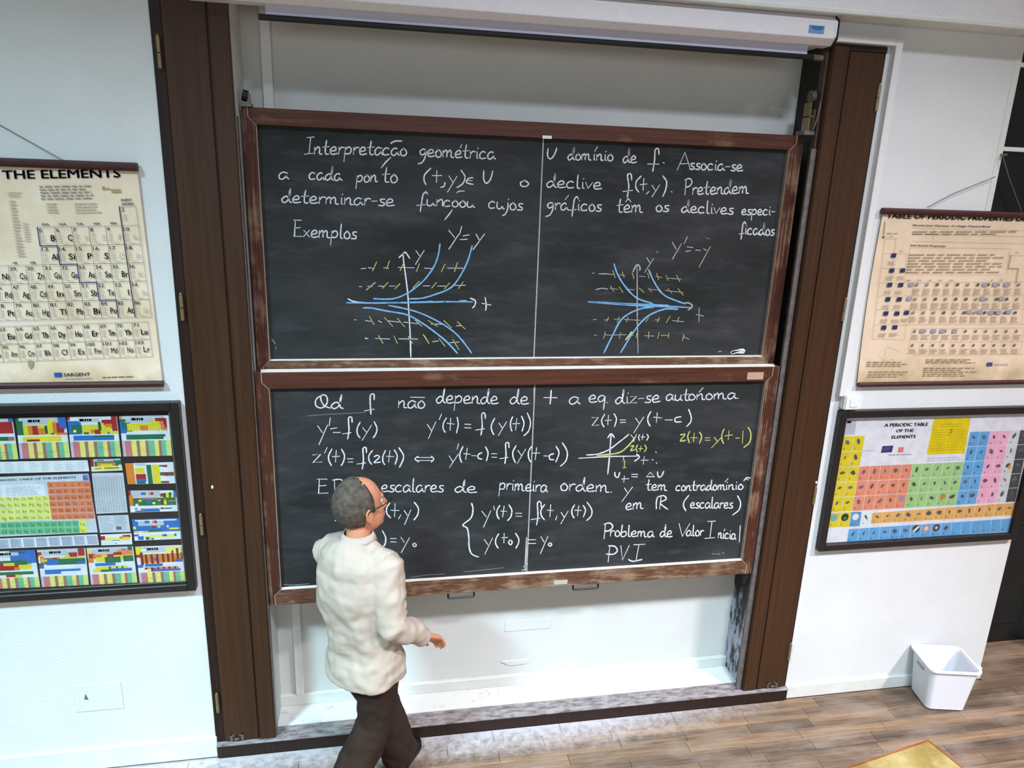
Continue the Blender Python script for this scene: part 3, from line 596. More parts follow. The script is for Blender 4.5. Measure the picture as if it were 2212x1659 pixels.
R_("!1500,938 1530,935|!1545,940 1585,938|!1612,930 1632,928", 2.2); k.raw(780, 1020, 4.254, "!1520,600 1515,760 1505,900|!1495,870 1530,840|!1480,900 1515,895", 4.5); k.done('chalkw', BL, 'chalk_smudge')
k.raw(420, 1180, 3.465, "660,285 740,290 860,280", 2.5); k.raw(800, 1180, 3.464, "300,235 420,215 560,208|700,190 800,182 1000,160", 2.2); k.done('chalkf', BL, 'chalk_smudge')

# ================================================================== ALCOVE FIXTURES
def tconduit(z0, z1):
    o = B(-.514, -.470, .222, .25, z0, z1).build('cable_conduit', M['trunk'], bevel=.002); return o
tag(tconduit(.159, ZH), 'white vertical cable conduit on the alcove wall behind the left end of the boards', 'conduit')
def plate(u0, v0, u1, v1, Y, lab, holes=False):
    a = at(u0, v1, Y); b = at(u1, v0, Y)
    t = thing('cover_plate', lab, 'wall plate', ((a.x+b.x)/2, Y, a.z))
    B(a.x, b.x, Y-.004, Y, a.z, b.z).build('plate', M['wall'] if Y == 0 else M['alcove'], t, bevel=.0015)
    if holes: MB().prism([(a.x+.045, Y-.0045, a.z+.075), (a.x+.065, Y-.0045, a.z+.07), (a.x+.055, Y-.0045, a.z+.11)], (0, .0006, 0)).build('chipped_hole', M['cord'], t)
    return t
plate(166, 1472, 261, 1538, 0, 'white painted-over square socket cover on the left wall below the black picture frame', True)
plate(1090, 1334, 1190, 1364, .25, 'painted-over rectangular cover on the alcove wall below the lower blackboard')
vz = at(1083, 1438, .25); vx = at(1142, 1424, .25)
t = thing('vent_flap', 'small trapezoid flap recess low on the alcove wall near the floor', 'vent', ((vz.x+vx.x)/2, .25, vz.z))
MB().prism([(vz.x, .243, vx.z), (vz.x+.05, .243, vz.z), (vx.x-.015, .243, vz.z+.003), (vx.x, .243, vx.z)], (0, .007, 0)).build('flap', M['alcove'], t)
MB().box(vz.x, vx.x, .243, .25, vx.z, vx.z+.004).build('flap_lip', M['trunk'], t)

# ================================================================== CABLE TRUNKING AND SWITCH
t = thing('cable_trunking', 'white L-shaped cable trunking running over and down beside the right brown column', 'trunking', (2.50, -.02, 2.0))
B(2.487, 2.524, -.040, 0, 1.99, 3.80).build('vertical_channel', M['trunk'], t, bevel=.002)
B(2.135, 2.487, -.040, 0, 3.768, 3.80).build('top_channel', M['trunk'], t, bevel=.002)
t = thing('switch_box', 'small white surface switch box below the trunking, above the black picture frame', 'switch', (2.57, -.02, 1.91))
B(2.520, 2.628, -.052, 0, 1.912, 1.995).build('box_body', M['white'], t, bevel=.007, seg=2)
B(2.55, 2.60, -.056, -.051, 1.93, 1.975).build('rocker', M['white'], t, bevel=.003)

# ================================================================== PROJECTION SCREEN
t = thing('projection_screen', 'white roll-up projection screen case mounted above the blackboards', 'projection screen', (.7, -.1, 3.72))
yF, yB = -.115, -.078
prof = [(-.02, 3.735), (-.085, 3.735), (-.115, 3.762), (-.115, 3.838), (-.085, 3.862), (-.02, 3.862)]
MB().prism([(-.75, y, z) for y, z in prof], (2.86, 0, 0)).build('case', M['case'], t, bevel=.002)
MB().prism([(2.11, y, z) for y, z in [(-.0, 3.72), (-.088, 3.727), (-.122, 3.758), (-.122, 3.842), (-.088, 3.864), (-.0, 3.864)]], (.008, 0, 0)).build('end_cap', M['black'], t, bevel=.002)
MB().box(2.098, 2.11, -.121, -.05, 3.765, 3.835).build('end_trim', M['white'], t, bevel=.003)
MB().box(2.118, 2.135, -.06, -.0, 3.80, 3.85).build('wall_bracket', M['black'], t, bevel=.003)
a0 = at(573, 12, -.05); a1 = at(1745, 100, -.05)
B(a0.x, a1.x, -.052, -.049, 3.69, 3.74).build('screen_fabric', M['fabric'], t)
a0 = at(558, 25, -.05); a1 = at(1757, 116, -.05)
MB().tube([(a0.x, -.05, 3.688), (a1.x, -.05, 3.688)], .0125, 10).build('weight_bar', M['black'], t)
MB().tube([(a1.x, -.05, 3.688), (a1.x+.05, -.05, 3.688)], .0135, 10).build('bar_end', M['steel'], t)
a0 = at(1745, 80, -.116); a1 = at(1781, 62, -.116)
s_ = B(a0.x, a1.x, -.1162, -.115, 3.778, 3.812).build('sticker', plain('sticker_blue', rgb(120, 150, 205), .5, .05), t, 'blue sticker')
MB().prism([(a0.x+.005, -.1168, 3.808), (a0.x+.03, -.1168, 3.792), (a1.x-.012, -.1168, 3.794), (a1.x-.003, -.1168, 3.810)], (0, .0005, 0)).build('logo', plain('sticker_teal', rgb(50, 120, 160), .5, .05), s_)

# ================================================================== PRINTED MATTER
_tc = {}
def textmesh(s):
    if s in _tc: return _tc[s]
    cu = bpy.data.curves.new('t', 'FONT'); cu.body = s; cu.resolution_u = 2; cu.size = 1
    ob = bpy.data.objects.new('t', cu); C.objects.link(ob)
    me = bpy.data.meshes.new_from_object(ob.evaluated_get(bpy.context.evaluated_depsgraph_get()))
    vs = [v.co.copy() for v in me.vertices]; fs = [tuple(p.vertices) for p in me.polygons]
    bpy.data.objects.remove(ob); bpy.data.curves.remove(cu); bpy.data.meshes.remove(me)
    x0 = min(v.x for v in vs); x1 = max(v.x for v in vs)
    r = ([((v.x-x0)/max(x1-x0, 1e-3), v.y/.7) for v in vs], fs, (x1-x0)/.7); _tc[s] = r; return r
class Print:
    """flat print in a quad given by four photograph points (TL, TR, BR, BL) on the plane y = Y"""
    def __init__(s, quad, Y, world=None):
        s.q = [at(u, v, Y) for u, v in quad] if world is None else [Vector((x, Y, z)) for x, z in world]
        s.Y = Y; s.v = []; s.f = []; s.c = []; s.lay = 0
    def W(s, a, b):
        p = (s.q[0]*(1-a)+s.q[1]*a)*(1-b)+(s.q[3]*(1-a)+s.q[2]*a)*b
        return Vector((p.x, s.Y-.0002*s.lay, p.z))
    def poly(s, pts, col):
        k = len(s.v); s.v += [s.W(*p) for p in pts]; s.f.append(tuple(range(k, k+len(pts)))); s.c.append(col)
    def rect(s, a0, b0, a1, b1, col): s.poly([(a0, b1), (a1, b1), (a1, b0), (a0, b0)], col)
    def text(s, t, a0, a1, b, h, col, bold=0):   # baseline b, cap height h (fractions of the quad), stretched to a0..a1
        vs, fs, asp = textmesh(t)
        if t == 'I': m_ = (a0+a1)/2; a0, a1 = m_-(a1-a0)*.1, m_+(a1-a0)*.1
        for dx, dy in ([(0, 0)] if not bold else [(-bold, 0), (bold, 0), (0, bold), (0, -bold)]):
            k = len(s.v)
            s.v += [s.W(a0+(a1-a0)*x+dx, b-h*y+dy) for x, y in vs]; s.f += [tuple(i+k for i in f) for f in fs]; s.c += [col]*len(fs)
    def line(s, p, q, w_, col):
        A, B_ = s.W(*p), s.W(*q); d = (B_-A).normalized(); n = Vector((-d.z, 0, d.x))*w_*.5
        k = len(s.v); s.v += [A+n, A-n, B_-n, B_+n]; s.f.append((k, k+1, k+2, k+3)); s.c.append(col)
    def micro(s, a0, b0, a1, b1, n, col, rnd=random):   # unreadably small lines of type
        for i in range(n):
            b = b0+(b1-b0)*(i+.3)/n; h = (b1-b0)/n*.4; x = a0; e = a0+(a1-a0)*rnd.uniform(.7, 1)
            while x < e:
                w_ = (a1-a0)*rnd.uniform(.05, .16); s.rect(x, b, min(x+w_, e), b+h, col); x += w_+(a1-a0)*.025
    def build(s, name, parent, label=None):
        org = Vector((0, 0, 0)); q = parent
        while q is not None: org = org+q.location; q = q.parent
        me = bpy.data.meshes.new(name); me.from_pydata([tuple(x-org) for x in s.v], [], s.f)
        ca = me.color_attributes.new('Col', 'FLOAT_COLOR', 'CORNER')
        for p, c_ in zip(me.polygons, s.c):
            for li in p.loop_indices: ca.data[li].color = c_
        me.materials.append(M['ink']); o = bpy.data.objects.new(name, me); C.objects.link(o); o.parent = parent
        if label: o['label'] = label
        return o
K = dict(w=rgb(226, 232, 236), g=rgb(186, 196, 204), y=rgb(226, 214, 50), Y=rgb(232, 222, 120), o=rgb(222, 132, 44), r=rgb(168, 36, 44), R=rgb(120, 30, 18),
         b=rgb(44, 110, 190), B=rgb(70, 100, 190), G=rgb(30, 110, 72), D=rgb(24, 90, 34), t=rgb(110, 186, 150), m=rgb(156, 116, 104), p=rgb(196, 124, 124), l=rgb(200, 186, 214), e=rgb(206, 222, 130), s=rgb(226, 132, 92), k=rgb(30, 30, 40), n=rgb(60, 66, 96))
def rects(P_, spec):
    for it in spec.split():
        c_, r = it.split(':'); a0, b0, a1, b1 = [float(x)/100 for x in r.split(',')]; P_.rect(a0, b0, a1, b1, K[c_])
def stripes(P_, top=.61):
    xs = [0, .06, .2, .31, .38, .5, .57, .70, .79, .85, .95, 1.06]; cs = 'lpYmYmtYmte'
    tot = 1.06
    for i, c_ in enumerate(cs): P_.rect(xs[i]/tot, top, xs[i+1]/tot, 1, K[c_])
# ------------------------------------------------------------------ framed chart, left
YP = -.022
t = thing('framed_chart', 'black framed display of many small coloured element tables on the left wall', 'framed poster', (-1.7, 0, 1.035), 'black framed element posters')
fx0, fx1, fz0, fz1 = -2.42, -.932, 1.038, 2.026; fwid = .038
MB().box(fx0, fx1, -.012, -.002, fz0+.01, fz1-.01).build('backing_board', M['mat_black'], t)
for nm, bx in (('frame_side', (fx0, fx0+fwid, fz0, fz1)), ('frame_side', (fx1-fwid, fx1, fz0, fz1))):
    B(bx[0], bx[1], -.045, 0, bx[2], bx[3]).build(nm, M['blackfr'], t, bevel=.003)
for z0 in (fz0, fz1-fwid): B(fx0+fwid, fx1-fwid, -.045, 0, z0, z0+fwid).build('frame_rail', M['blackfr'], t, bevel=.003)
mb = MB(); gx = fx1-fwid-.012
mb.box(fx0+.05, gx, -.026, -.020, fz0+fwid+.006, fz0+fwid+.010).box(gx, gx+.004, -.026, -.020, fz0+fwid+.006, fz1-fwid-.01)
mb.build('cover_edge', M['alu'], t)
B(fx0+fwid, fx1-fwid, -.0300, -.0285, fz0+fwid, fz1-fwid).build('clear_cover', M['glass'], t)
LEG = "g:22,4,64,13 b:24,5,29,11 G:29,5,33,11 Y:34,5,38,11 s:39,5,42,11 r:43,5,48,11 "
cards = {
 'c0': [(-75, 906), (27, 904), (40, 992), (-64, 995)], 'c1': [(33, 903), (141, 901), (152, 988), (44, 991)], 'c2': [(145, 901), (252, 899), (262, 986), (155, 988)], 'c3': [(257, 899), (364, 897), (372, 984), (267, 986)],
 'b0': [(-26, 1192), (75, 1188), (87, 1268), (-12, 1272)], 'b1': [(80, 1188), (184, 1184), (192, 1263), (91, 1268)], 'b2': [(187, 1184), (287, 1180), (297, 1258), (197, 1263)], 'b3': [(292, 1181), (393, 1177), (401, 1254), (302, 1259)]}
spec = {
 'c0': "r:0,8,98,36 w:0,36,100,60 G:30,44,90,54 m:85,44,98,54 b:90,0,100,8",
 'c1': "y:13,18,90,42 G:0,0,6,42 G:6,8,13,42 b:84,0,100,26 o:22,20,32,42 r:31,20,42,42 o:42,26,55,42 D:56,20,61,40 y:62,6,76,42 o:72,12,82,40 r:80,14,88,38 B:86,10,98,30 r:88,26,94,38 D:68,38,73,42 o:78,38,100,43 y:10,46,86,58 r:18,53,43,58",
 'c2': "r:0,0,5,8 w:5,0,90,18 b:0,10,26,43 G:6,20,27,40 w:9,32,15,38 y:28,20,72,42 o:44,32,60,40 r:52,32,64,43 D:60,12,66,34 r:68,8,99,22 r:88,0,99,40 y:66,16,72,36 o:74,18,88,30 y:70,26,86,42 G:30,38,40,43 y:72,36,99,43 b:78,38,82,43 b:8,46,90,58 G:50,46,90,51",
 'c3': "s:0,0,5,8 G:0,8,12,14 b:0,14,10,42 G:4,16,22,36 G:8,26,24,38 b:0,30,12,42 y:14,18,88,36 y:62,10,88,36 o:40,24,56,36 r:72,6,94,14 r:84,8,95,32 s:80,14,88,22 s:82,22,90,34 o:86,30,95,36 w:12,38,100,45 G:10,46,90,58 w:86,52,92,58",
 'b0': "b:45,0,100,36 w:0,0,38,14 G:0,26,80,46 r:20,34,60,52 y:28,32,52,40 y:0,36,20,48 r:10,40,58,52 y:60,38,96,50 o:50,44,62,52 w:88,34,100,60 w:0,54,92,56 G:0,56,90,64 r:30,64,56,70 y:50,64,64,70",
 'b1': "r:0,6,8,18 y:2,14,10,22 o:4,18,12,40 Y:8,22,94,26 r:64,10,82,26 y:56,16,66,26 r:84,0,98,20 m:10,22,44,28 r:30,22,38,28 y:66,22,98,28 G:12,26,98,42 b:12,28,40,42 b:80,34,98,42 y:6,26,18,32 G:0,36,10,46 B:0,42,10,50 w:10,40,16,50 b:10,54,86,66 w:44,60,86,66 w:10,46,96,52",
 'b2': "y:0,6,10,16 r:2,16,16,30 o:12,18,42,30 y:30,20,98,36 r:42,18,56,28 r:74,6,84,14 s:64,8,98,22 G:88,0,98,10 r:56,14,74,22 o:0,28,12,40 y:18,26,40,38 G:36,26,70,44 G:76,24,98,40 w:8,40,16,52 b:14,42,60,50 w:58,42,98,50 y:14,52,84,60 G:42,52,47,60 G:58,52,62,58 G:70,52,74,58 y:8,58,24,66 G:24,60,90,66 b:48,58,92,66",
 'b3': "w:10,0,100,14 y:0,0,12,24 r:0,22,14,30 R:8,16,14,52 o:14,22,98,46 R:18,22,23,48 R:30,22,35,48 B:36,32,42,40 R:42,22,47,48 R:54,22,59,48 R:65,22,70,46 R:75,14,80,46 R:86,6,91,40 R:96,6,99,40 Y:64,4,98,20 R:76,14,80,46 R:86,8,91,40 B:82,38,98,46 B:0,50,12,58 b:16,48,54,56 w:54,46,98,54 s:14,58,88,64 R:16,58,20,64 R:28,58,33,70 B:33,60,40,68 R:42,58,46,64 R:54,58,58,64 R:66,58,70,64 R:78,58,82,64 B:34,64,92,70 Y:20,62,28,70"}
for key, q in cards.items():
    pr = Print(q, -.013); pr.rect(0, 0, 1, 1, K['w']); pr.lay = 1; pr.rect(.02, .01, .9, .17, K['g']); pr.lay = 2; pr.micro(.04, .02, .85, .07, 1, K['w'])
    pr.lay = 2
    for i, it in enumerate(spec[key].split()): pr.lay = 2+i*.12; rects(pr, it)
    pr.lay += .5; rects(pr, LEG); top = .72 if key[0] == 'b' else .61; stripes(pr, top); pr.lay += .4
    for i in range(5): pr.line((random.random()*.8, top+.1+.25*random.random()), (random.random()*.4+.6, top+.1+.25*random.random()), .0008, rgb(110, 120, 110))
    for i in range(1, 18): pr.line((i/18, .18), (i/18, .42), .0006, rgb(120, 120, 100))
    pr.build('table_card', t)
pr = Print([(-130, 1000), (189, 994), (193, 1018), (-125, 1026)], -.013); pr.rect(0, 0, 1, 1, K['w']); pr.lay = 1
for i in range(12): pr.micro(.01+i*.083, .1, .07+i*.083, .9, 5, K['g'])
pr.build('text_card', t)
pr = Print([(-125, 1169), (210, 1154), (214, 1177), (-122, 1190)], -.013); pr.rect(0, 0, 1, 1, K['w']); pr.lay = 1
for i in range(12): pr.rect(.012+i*.083, .1, .082+i*.083, .94, rgb(178, 190, 204)); pr.lay = 1.5; pr.micro(.015+i*.083, .12, .08+i*.083, .9, 6, rgb(140, 150, 176)); pr.lay = 1
pr.build('text_card', t)
pr = Print([(198, 1022), (266, 1021), (276, 1107), (208, 1110)], -.013); pr.rect(0, 0, 1, 1, rgb(198, 206, 214)); pr.lay = 1
for i in range(11): pr.micro(.04+i*.085, .08, .10+i*.085, .96, 26, rgb(128, 134, 146))
pr.build('text_card', t)
pr = Print([(210, 1114), (277, 1112), (282, 1149), (216, 1151)], -.013); pr.rect(0, 0, 1, 1, rgb(200, 212, 220)); pr.lay = 1; pr.micro(.05, .05, .48, .95, 12, rgb(150, 160, 176)); pr.micro(.52, .05, .95, .95, 12, rgb(150, 160, 176)); pr.rect(.55, .66, .72, .84, rgb(120, 122, 130)); pr.build('text_card', t)
for q, sp_ in (([(195, 992), (260, 991), (265, 1016), (198, 1019)], "r:0,0,10,60 g:10,0,80,20 n:22,6,44,14 G:12,20,90,60 o:20,30,80,60 y:30,44,70,66 Y:4,66,100,96 D:12,74,34,80 D:42,72,90,80 b:76,8,100,24 G:88,12,100,50"),
               ([(217, 1155), (284, 1152), (286, 1176), (219, 1178)], "r:0,14,14,52 w:14,0,100,20 r:70,12,96,34 Y:16,30,90,60 o:60,24,80,44 y:72,34,94,56 b:36,56,60,62 n:44,84,50,90")):
    pr = Print(q, -.013); pr.rect(0, 0, 1, 1, K['w']); pr.lay = 1
    for i, it in enumerate(sp_.split()): pr.lay = 1+i*.1; rects(pr, it)
    pr.build('table_card', t)
rc = (([(270, 1001), (374, 998), (379, 1044), (276, 1046)], "o:0,0,17,100 w:17,0,100,100 g:20,3,42,14 y:19,22,38,50 r:19,52,40,76 B:19,76,40,88 G:19,88,38,99 G:43,10,53,100 y:54,10,70,98 G:70,12,77,20 r:77,12,87,22 G:70,46,78,62 r:78,46,88,64 G:88,46,96,64 r:94,46,99,64 G:70,88,78,98 r:78,88,87,98"),
      ([(277, 1060), (380, 1059), (384, 1104), (282, 1107)], "r:0,0,5,24 g:6,2,66,30 r:66,14,72,30 D:72,12,78,46 y:78,10,84,48 D:84,10,90,44 b:94,8,100,34 G:94,0,100,8 y:88,22,94,50 G:2,34,98,70 r:12,34,22,42 m:26,32,60,42 b:36,46,46,60 y:19,42,26,52 o:0,22,8,70 o:72,40,78,46 R:66,44,72,66 y:72,48,78,66 y:60,44,66,50 s:82,48,99,52 B:84,60,90,68 w:12,60,18,70 w:0,72,100,100 m:10,80,16,88 w:16,80,20,92 m:22,82,30,96 B:10,92,62,99 b:30,84,62,96 m:50,82,56,88 R:64,80,70,88 G:70,82,84,88 m:84,80,88,88 Y:48,54,54,64"),
      ([(285, 1122), (387, 1119), (391, 1164), (291, 1168)], "b:0,0,100,62 g:12,4,66,32 w:6,4,94,10 Y:0,34,6,46 r:40,32,48,44 Y:52,34,58,42 w:72,32,76,42 y:76,44,98,52 m:73,42,77,52 y:2,56,32,64 Y:14,56,22,64 G:32,52,60,62 w:12,56,18,66 w:0,66,100,100 B:0,70,10,80 b:8,80,20,98 Y:20,78,26,86 G:24,84,32,98 y:32,80,36,98 G:36,90,42,98 Y:34,76,92,88 m:60,74,64,84 G:64,74,70,84 G:86,74,91,84 w:42,88,100,98"))
for q, sp_ in rc:
    pr = Print(q, -.013); pr.rect(0, 0, 1, 1, K['w'])
    for i, it in enumerate(sp_.split()): pr.lay = 1+i*.1; rects(pr, it)
    pr.lay += .3; rects(pr, "b:26,8,36,20 Y:37,8,41,20 s:42,8,45,20 r:46,8,52,20") if q[0][0] != 270 else None
    pr.build('table_card', t)
# big central table
YC = -.013
pr = Print([(-160, 1036), (191, 1023), (211, 1150), (-143, 1166)], YC); pr.rect(0, 0, 1, 1, rgb(200, 212, 220)); pr.lay = 1
def pxp(pr, u, v):   # photograph point -> quad coordinates (inverse bilinear by iteration)
    p = at(u, v, pr.Y); a_, b_ = .5, .5
    for _ in range(12):
        w0 = (pr.q[0]*(1-a_)+pr.q[1]*a_)*(1-b_)+(pr.q[3]*(1-a_)+pr.q[2]*a_)*b_
        da = (pr.q[1]-pr.q[0])*(1-b_)+(pr.q[2]-pr.q[3])*b_; db = (pr.q[3]-pr.q[0])*(1-a_)+(pr.q[2]-pr.q[1])*a_
        e = p-w0; det = da.x*db.z-da.z*db.x; a_ += (e.x*db.z-e.z*db.x)/det; b_ += (da.x*e.z-da.z*e.x)/det
    return a_, b_
def ppoly(pr, pts, col): pr.poly([pxp(pr, *p) for p in pts], col)
def ptext(pr, s, u0, u1, v0, v1, hpx, col, bold=0):
    if s == 'I': m_ = (u0+u1)/2; u0, u1 = m_-.6, m_+.6
    vs, fs, asp = textmesh(s); A_0 = at(u0, v0, pr.Y); A_1 = at(u1, v1, pr.Y); up_ = at((u0+u1)/2, (v0+v1)/2-hpx, pr.Y)-at((u0+u1)/2, (v0+v1)/2, pr.Y); hz = Vector((0, 0, up_.length))
    for dx in ((0,) if not bold else (-bold, 0, bold)):
        kk = len(pr.v)
        for x, y in vs:
            q_ = A_0+(A_1-A_0)*x+hz*y; pr.v.append(Vector((q_.x+dx, pr.Y-.0002*pr.lay, q_.z+(dx*.5))))
        pr.f += [tuple(i+kk for i in f) for f in fs]; pr.c += [col]*len(fs)
ptext(pr, 'PERIODIC TABLE OF THE ELEMENTS', -9, 164, 1040, 1033, 4.2, K['n'], .0006)
ppoly(pr, [(178, 1025), (190, 1025), (192, 1038), (180, 1038)], rgb(120, 130, 210)); ptext(pr, 'Bs', 181, 189, 1036, 1036, 7, K['n'])
EL = {1: "Li Be B C N O F Ne", 2: "Na Mg Al Si P S Cl Ar", 3: "K Ca Sc Ti V Cr Mn Fe Co Ni Cu Zn Ga Ge As Se Br Kr", 4: "Rb Sr Y Zr Nb Mo Tc Ru Rh Pd Ag Cd In Sn Sb Te I Xe", 5: "Cs Ba La Hf Ta W Re Os Ir Pt Au Hg Tl Pb Bi Po At Rn", 6: "Fr Ra Ac Rf Db Sg Bh Hs Mt Uun Uuu Uub Uut Uuq Uup Uuh Uus Uuo"}
F1 = "Ce Pr Nd Pm Sm Eu Gd Tb Dy Ho Er Tm Yb Lu".split(); F2 = "Th Pa U Np Pu Am Cm Bk Cf Es Fm Md No Lr".split()
for r in range(1, 7):
    es = EL[r].split()
    for i, e in enumerate(es):
        j = i if len(es) == 18 or i < 2 else i+10
        cx = 110+15.55*(j-12)+1.75*(r-1); cy = 1047.5+13.7*(r-1)+(12-j)*.42
        if cx < -150: continue
        col = rgb(222, 128, 90) if j >= 12 else (rgb(226, 232, 120) if j >= 2 else rgb(120, 170, 220))
        pr.lay = 1; ppoly(pr, [(cx-7.8-.8, cy-6.3), (cx+7.6-.8, cy-6.5), (cx+7.6+.8, cy+6.4), (cx-7.8+.8, cy+6.6)], col)
        pr.lay = 2; ln = len(e); ptext(pr, e, cx-(2.2 if ln == 1 else 4.6), cx+(2.2 if ln == 1 else 4.6), cy+4, cy+3.8, 6.5, rgb(96, 60, 36) if j >= 12 else rgb(90, 90, 40))
for rr, FF in enumerate((F1, F2)):
    for i, e in enumerate(FF):
        cx = 178.5-15.45*(13-i)+1.7*rr; cy = 1130.5+13.6*rr+(13-i)*.38
        pr.lay = 1; ppoly(pr, [(cx-8, cy-6.2), (cx+7, cy-6.4), (cx+8, cy+6.6), (cx-7, cy+6.8)], rgb(232, 230, 90) if i == 13 else rgb(96, 184, 130))
        pr.lay = 2; ptext(pr, e, cx-4.4, cx+4.4, cy+4, cy+3.8, 6.5, rgb(34, 84, 60))
pr.lay = 1.4; rects(pr, "w:44,14,71,34"); pr.lay = 1.8; pr.micro(.47, .16, .69, .33, 7, rgb(170, 180, 200)); pr.build('table_card', t, 'large central table of the elements')

# ------------------------------------------------------------------ hanging chart, left
t = thing('wall_chart', 'old cream hanging chart headed THE ELEMENTS on brown battens, left wall', 'wall chart', (-1.6, 0, 2.09), 'old hanging element charts')
X0, X1 = -2.42, -1.016
YW = -.016
mb = MB(); n = 24      # slightly bowed sheet
for i in range(n+1):
    z = 2.115+(3.075-2.115)*i/n; y = YW+.004*math.sin(math.pi*i/n)
    mb.v += [Vector((X0, y+.002, z)), Vector((X1+(.016*(1-i/n)), y+.002, z))]
mb.f = [(2*i, 2*i+1, 2*i+3, 2*i+2) for i in range(n)]
k_ = len(mb.v); mb.v += [v+Vector((0, .0015, 0)) for v in mb.v]; mb.f += [tuple(reversed([i+k_ for i in f])) for f in mb.f]
mb.build('paper_sheet', M['paperL'], t)
MB().tube([(X0, -.02, 3.073), (X1+.004, -.02, 3.073)], .018, 10).build('top_batten', M['batten'], t)
MB().tube([(X0, -.02, 2.112), (X1+.022, -.02, 2.112)], .015, 10).build('bottom_batten', M['batten'], t)
b0 = at(0, 270, -.01); b1 = at(143, 350, -.02); dv = (b0-b1)
MB().tube([b1+dv*1.35, b1], .0018, 5).build('hanging_cord', M['cord'], t)
MB().tube([b1+Vector((-.012, 0, .006)), b1+Vector((.004, 0, -.01))], .0045, 6).build('eyelet', M['black'], t)
def U(u, v): return (u/3.13, 330+v/3.13)
Q_ = lambda l: [U(*p) for p in l]
INK = rgb(64, 68, 84); BLU = rgb(96, 116, 168); DB = rgb(40, 62, 120); LG = rgb(186, 182, 168)
pr = Print(Q_([(252, 502), (936, 490), (1026, 1110), (345, 1128)]), YW-.001)
ptext(pr, 'THE ELEMENTS', *[U(20, 0)[0], U(815, 0)[0], U(0, 176)[1], U(0, 166)[1]], 56/3.13, INK, .0018)
for row in range(5):
    es = {0: "B C N O F Ne", 1: "Al Si P S Cl Ar", 2: "Mn Fe Co Ni Cu Zn Ga Ge As Se Br Kr", 3: "Tc Ru Rh Pd Ag Cd In Sn Sb Te I Xe", 4: "Re Os Ir Pt Au Hg Tl Pb Bi Po At Rn"}[row].split()
    z0 = {0: 5, 1: 13, 2: 25, 3: 43, 4: 75}[row]; off = 6-len(es)
    for i, e in enumerate(es):
        a_ = (i+off)/6; b_ = row/5; c6 = 1/6
        pr.lay = 1; g = .0014
        for p, q in (((a_, b_), (a_+c6, b_)), ((a_, b_), (a_, b_+.2)), ((a_, b_+.2), (a_+c6, b_+.2)), ((a_+c6, b_), (a_+c6, b_+.2))): pr.line(p, q, g, BLU)
        num = z0+i
        pr.text(str(num), a_+.012, a_+.012+.028*len(str(num)), b_+.055, .038, BLU, .0005)
        ghost = e in ('N', 'O', 'F', 'Ne', 'Cl', 'Ar', 'Kr', 'Xe', 'Rn')
        if not ghost: pr.text(e, a_+(.095 if len(e) > 1 else .115), a_+.158, b_+.15, .065, BLU if e in ('Ga', 'Hg') else INK, .0011)
        else: pr.text(e, a_+(.095 if len(e) > 1 else .115), a_+.15, b_+.15, .06, rgb(206, 198, 178))
        pr.micro(a_+.02, b_+.07, a_+.06, b_+.17, 5, LG); pr.micro(a_+.05, b_+.172, a_+.12, b_+.188, 1, LG)
pr.lay = 1
a_ = 5/6
for p, q in (((a_, -.2), (1, -.2)), ((1, -.2), (1, 0))): pr.line(p, q, .0014, BLU)
pr.text('2', a_+.02, a_+.045, -.15, .04, BLU, .0005); pr.micro(a_+.025, -.12, a_+.07, -.05, 4, LG)
pr.lay = 2; st = [(0, 0), (0, .2), (1/6, .2), (1/6, .4), (2/6, .4), (2/6, .6), (3/6, .6), (3/6, .8), (4/6, .8), (4/6, 1)]
for i in range(len(st)-1): pr.line(st[i], st[i+1], .0045, DB)
pr.line((a_, -.2), (a_, 1), .0045, INK)
for i, s_ in enumerate(('IIIA', 'IVA', 'VA', 'VIA', 'VIIA')): pr.text(s_, i/6+.05, i/6+.12, -.015, .022, INK, .0008)
pr.text('IB', -1/3+.05, -1/3+.09, .385, .022, BLU, .0008); pr.text('IIB', -1/6+.05, -1/6+.1, .385, .022, BLU, .0008)
pr.text('INERT', a_+.03, a_+.14, -.255, .022, INK, .0008); pr.text('GASES', a_+.03, a_+.15, -.215, .022, INK, .0008)
def mic(u0, v0, u1, v1, n_, col=LG):
    p0 = pxp(pr, *U(u0, v0)); p1 = pxp(pr, *U(u1, v1)); pr.micro(p0[0], p0[1], p1[0], p1[1], n_, col)
mic(262, 218, 685, 315, 5, rgb(160, 156, 148)); mic(310, 335, 410, 410, 4); mic(500, 335, 690, 410, 4); mic(50, 262, 160, 300, 3); mic(60, 318, 170, 705, 18); mic(20, 262, 36, 700, 18); mic(150, 470, 215, 600, 8)
mic(-260, 500, -20, 700, 10)
pr.rect(*pxp(pr, *U(365, 1487)), *pxp(pr, *U(421, 1516)), rgb(60, 92, 160)); ptext(pr, 'SARGENT', U(432, 0)[0], U(610, 0)[0], U(0, 1512)[1], U(0, 1508)[1], 7, rgb(110, 124, 160), .0005); mic(435, 1520, 650, 1530, 1)
mic(690, 1510, 1000, 1518, 1, rgb(150, 130, 100)); pr.lay = 1.5
for p in ((688, 228, 712, 250), (715, 238, 745, 248), (750, 246, 818, 268)): pr.rect(*pxp(pr, *U(p[0], p[1])), *pxp(pr, *U(p[2], p[3])), rgb(186, 160, 120))
pr.poly([pxp(pr, *U(x, y)) for x, y in ((188, 1410), (205, 1402), (228, 1410), (225, 1440), (208, 1465), (190, 1440))], rgb(176, 156, 126)); pr.build('printed_table', t)
pr = Print(Q_([(100, 1172), (1000, 1142), (1032, 1378), (140, 1412)]), YW-.001); pr.lay = 1
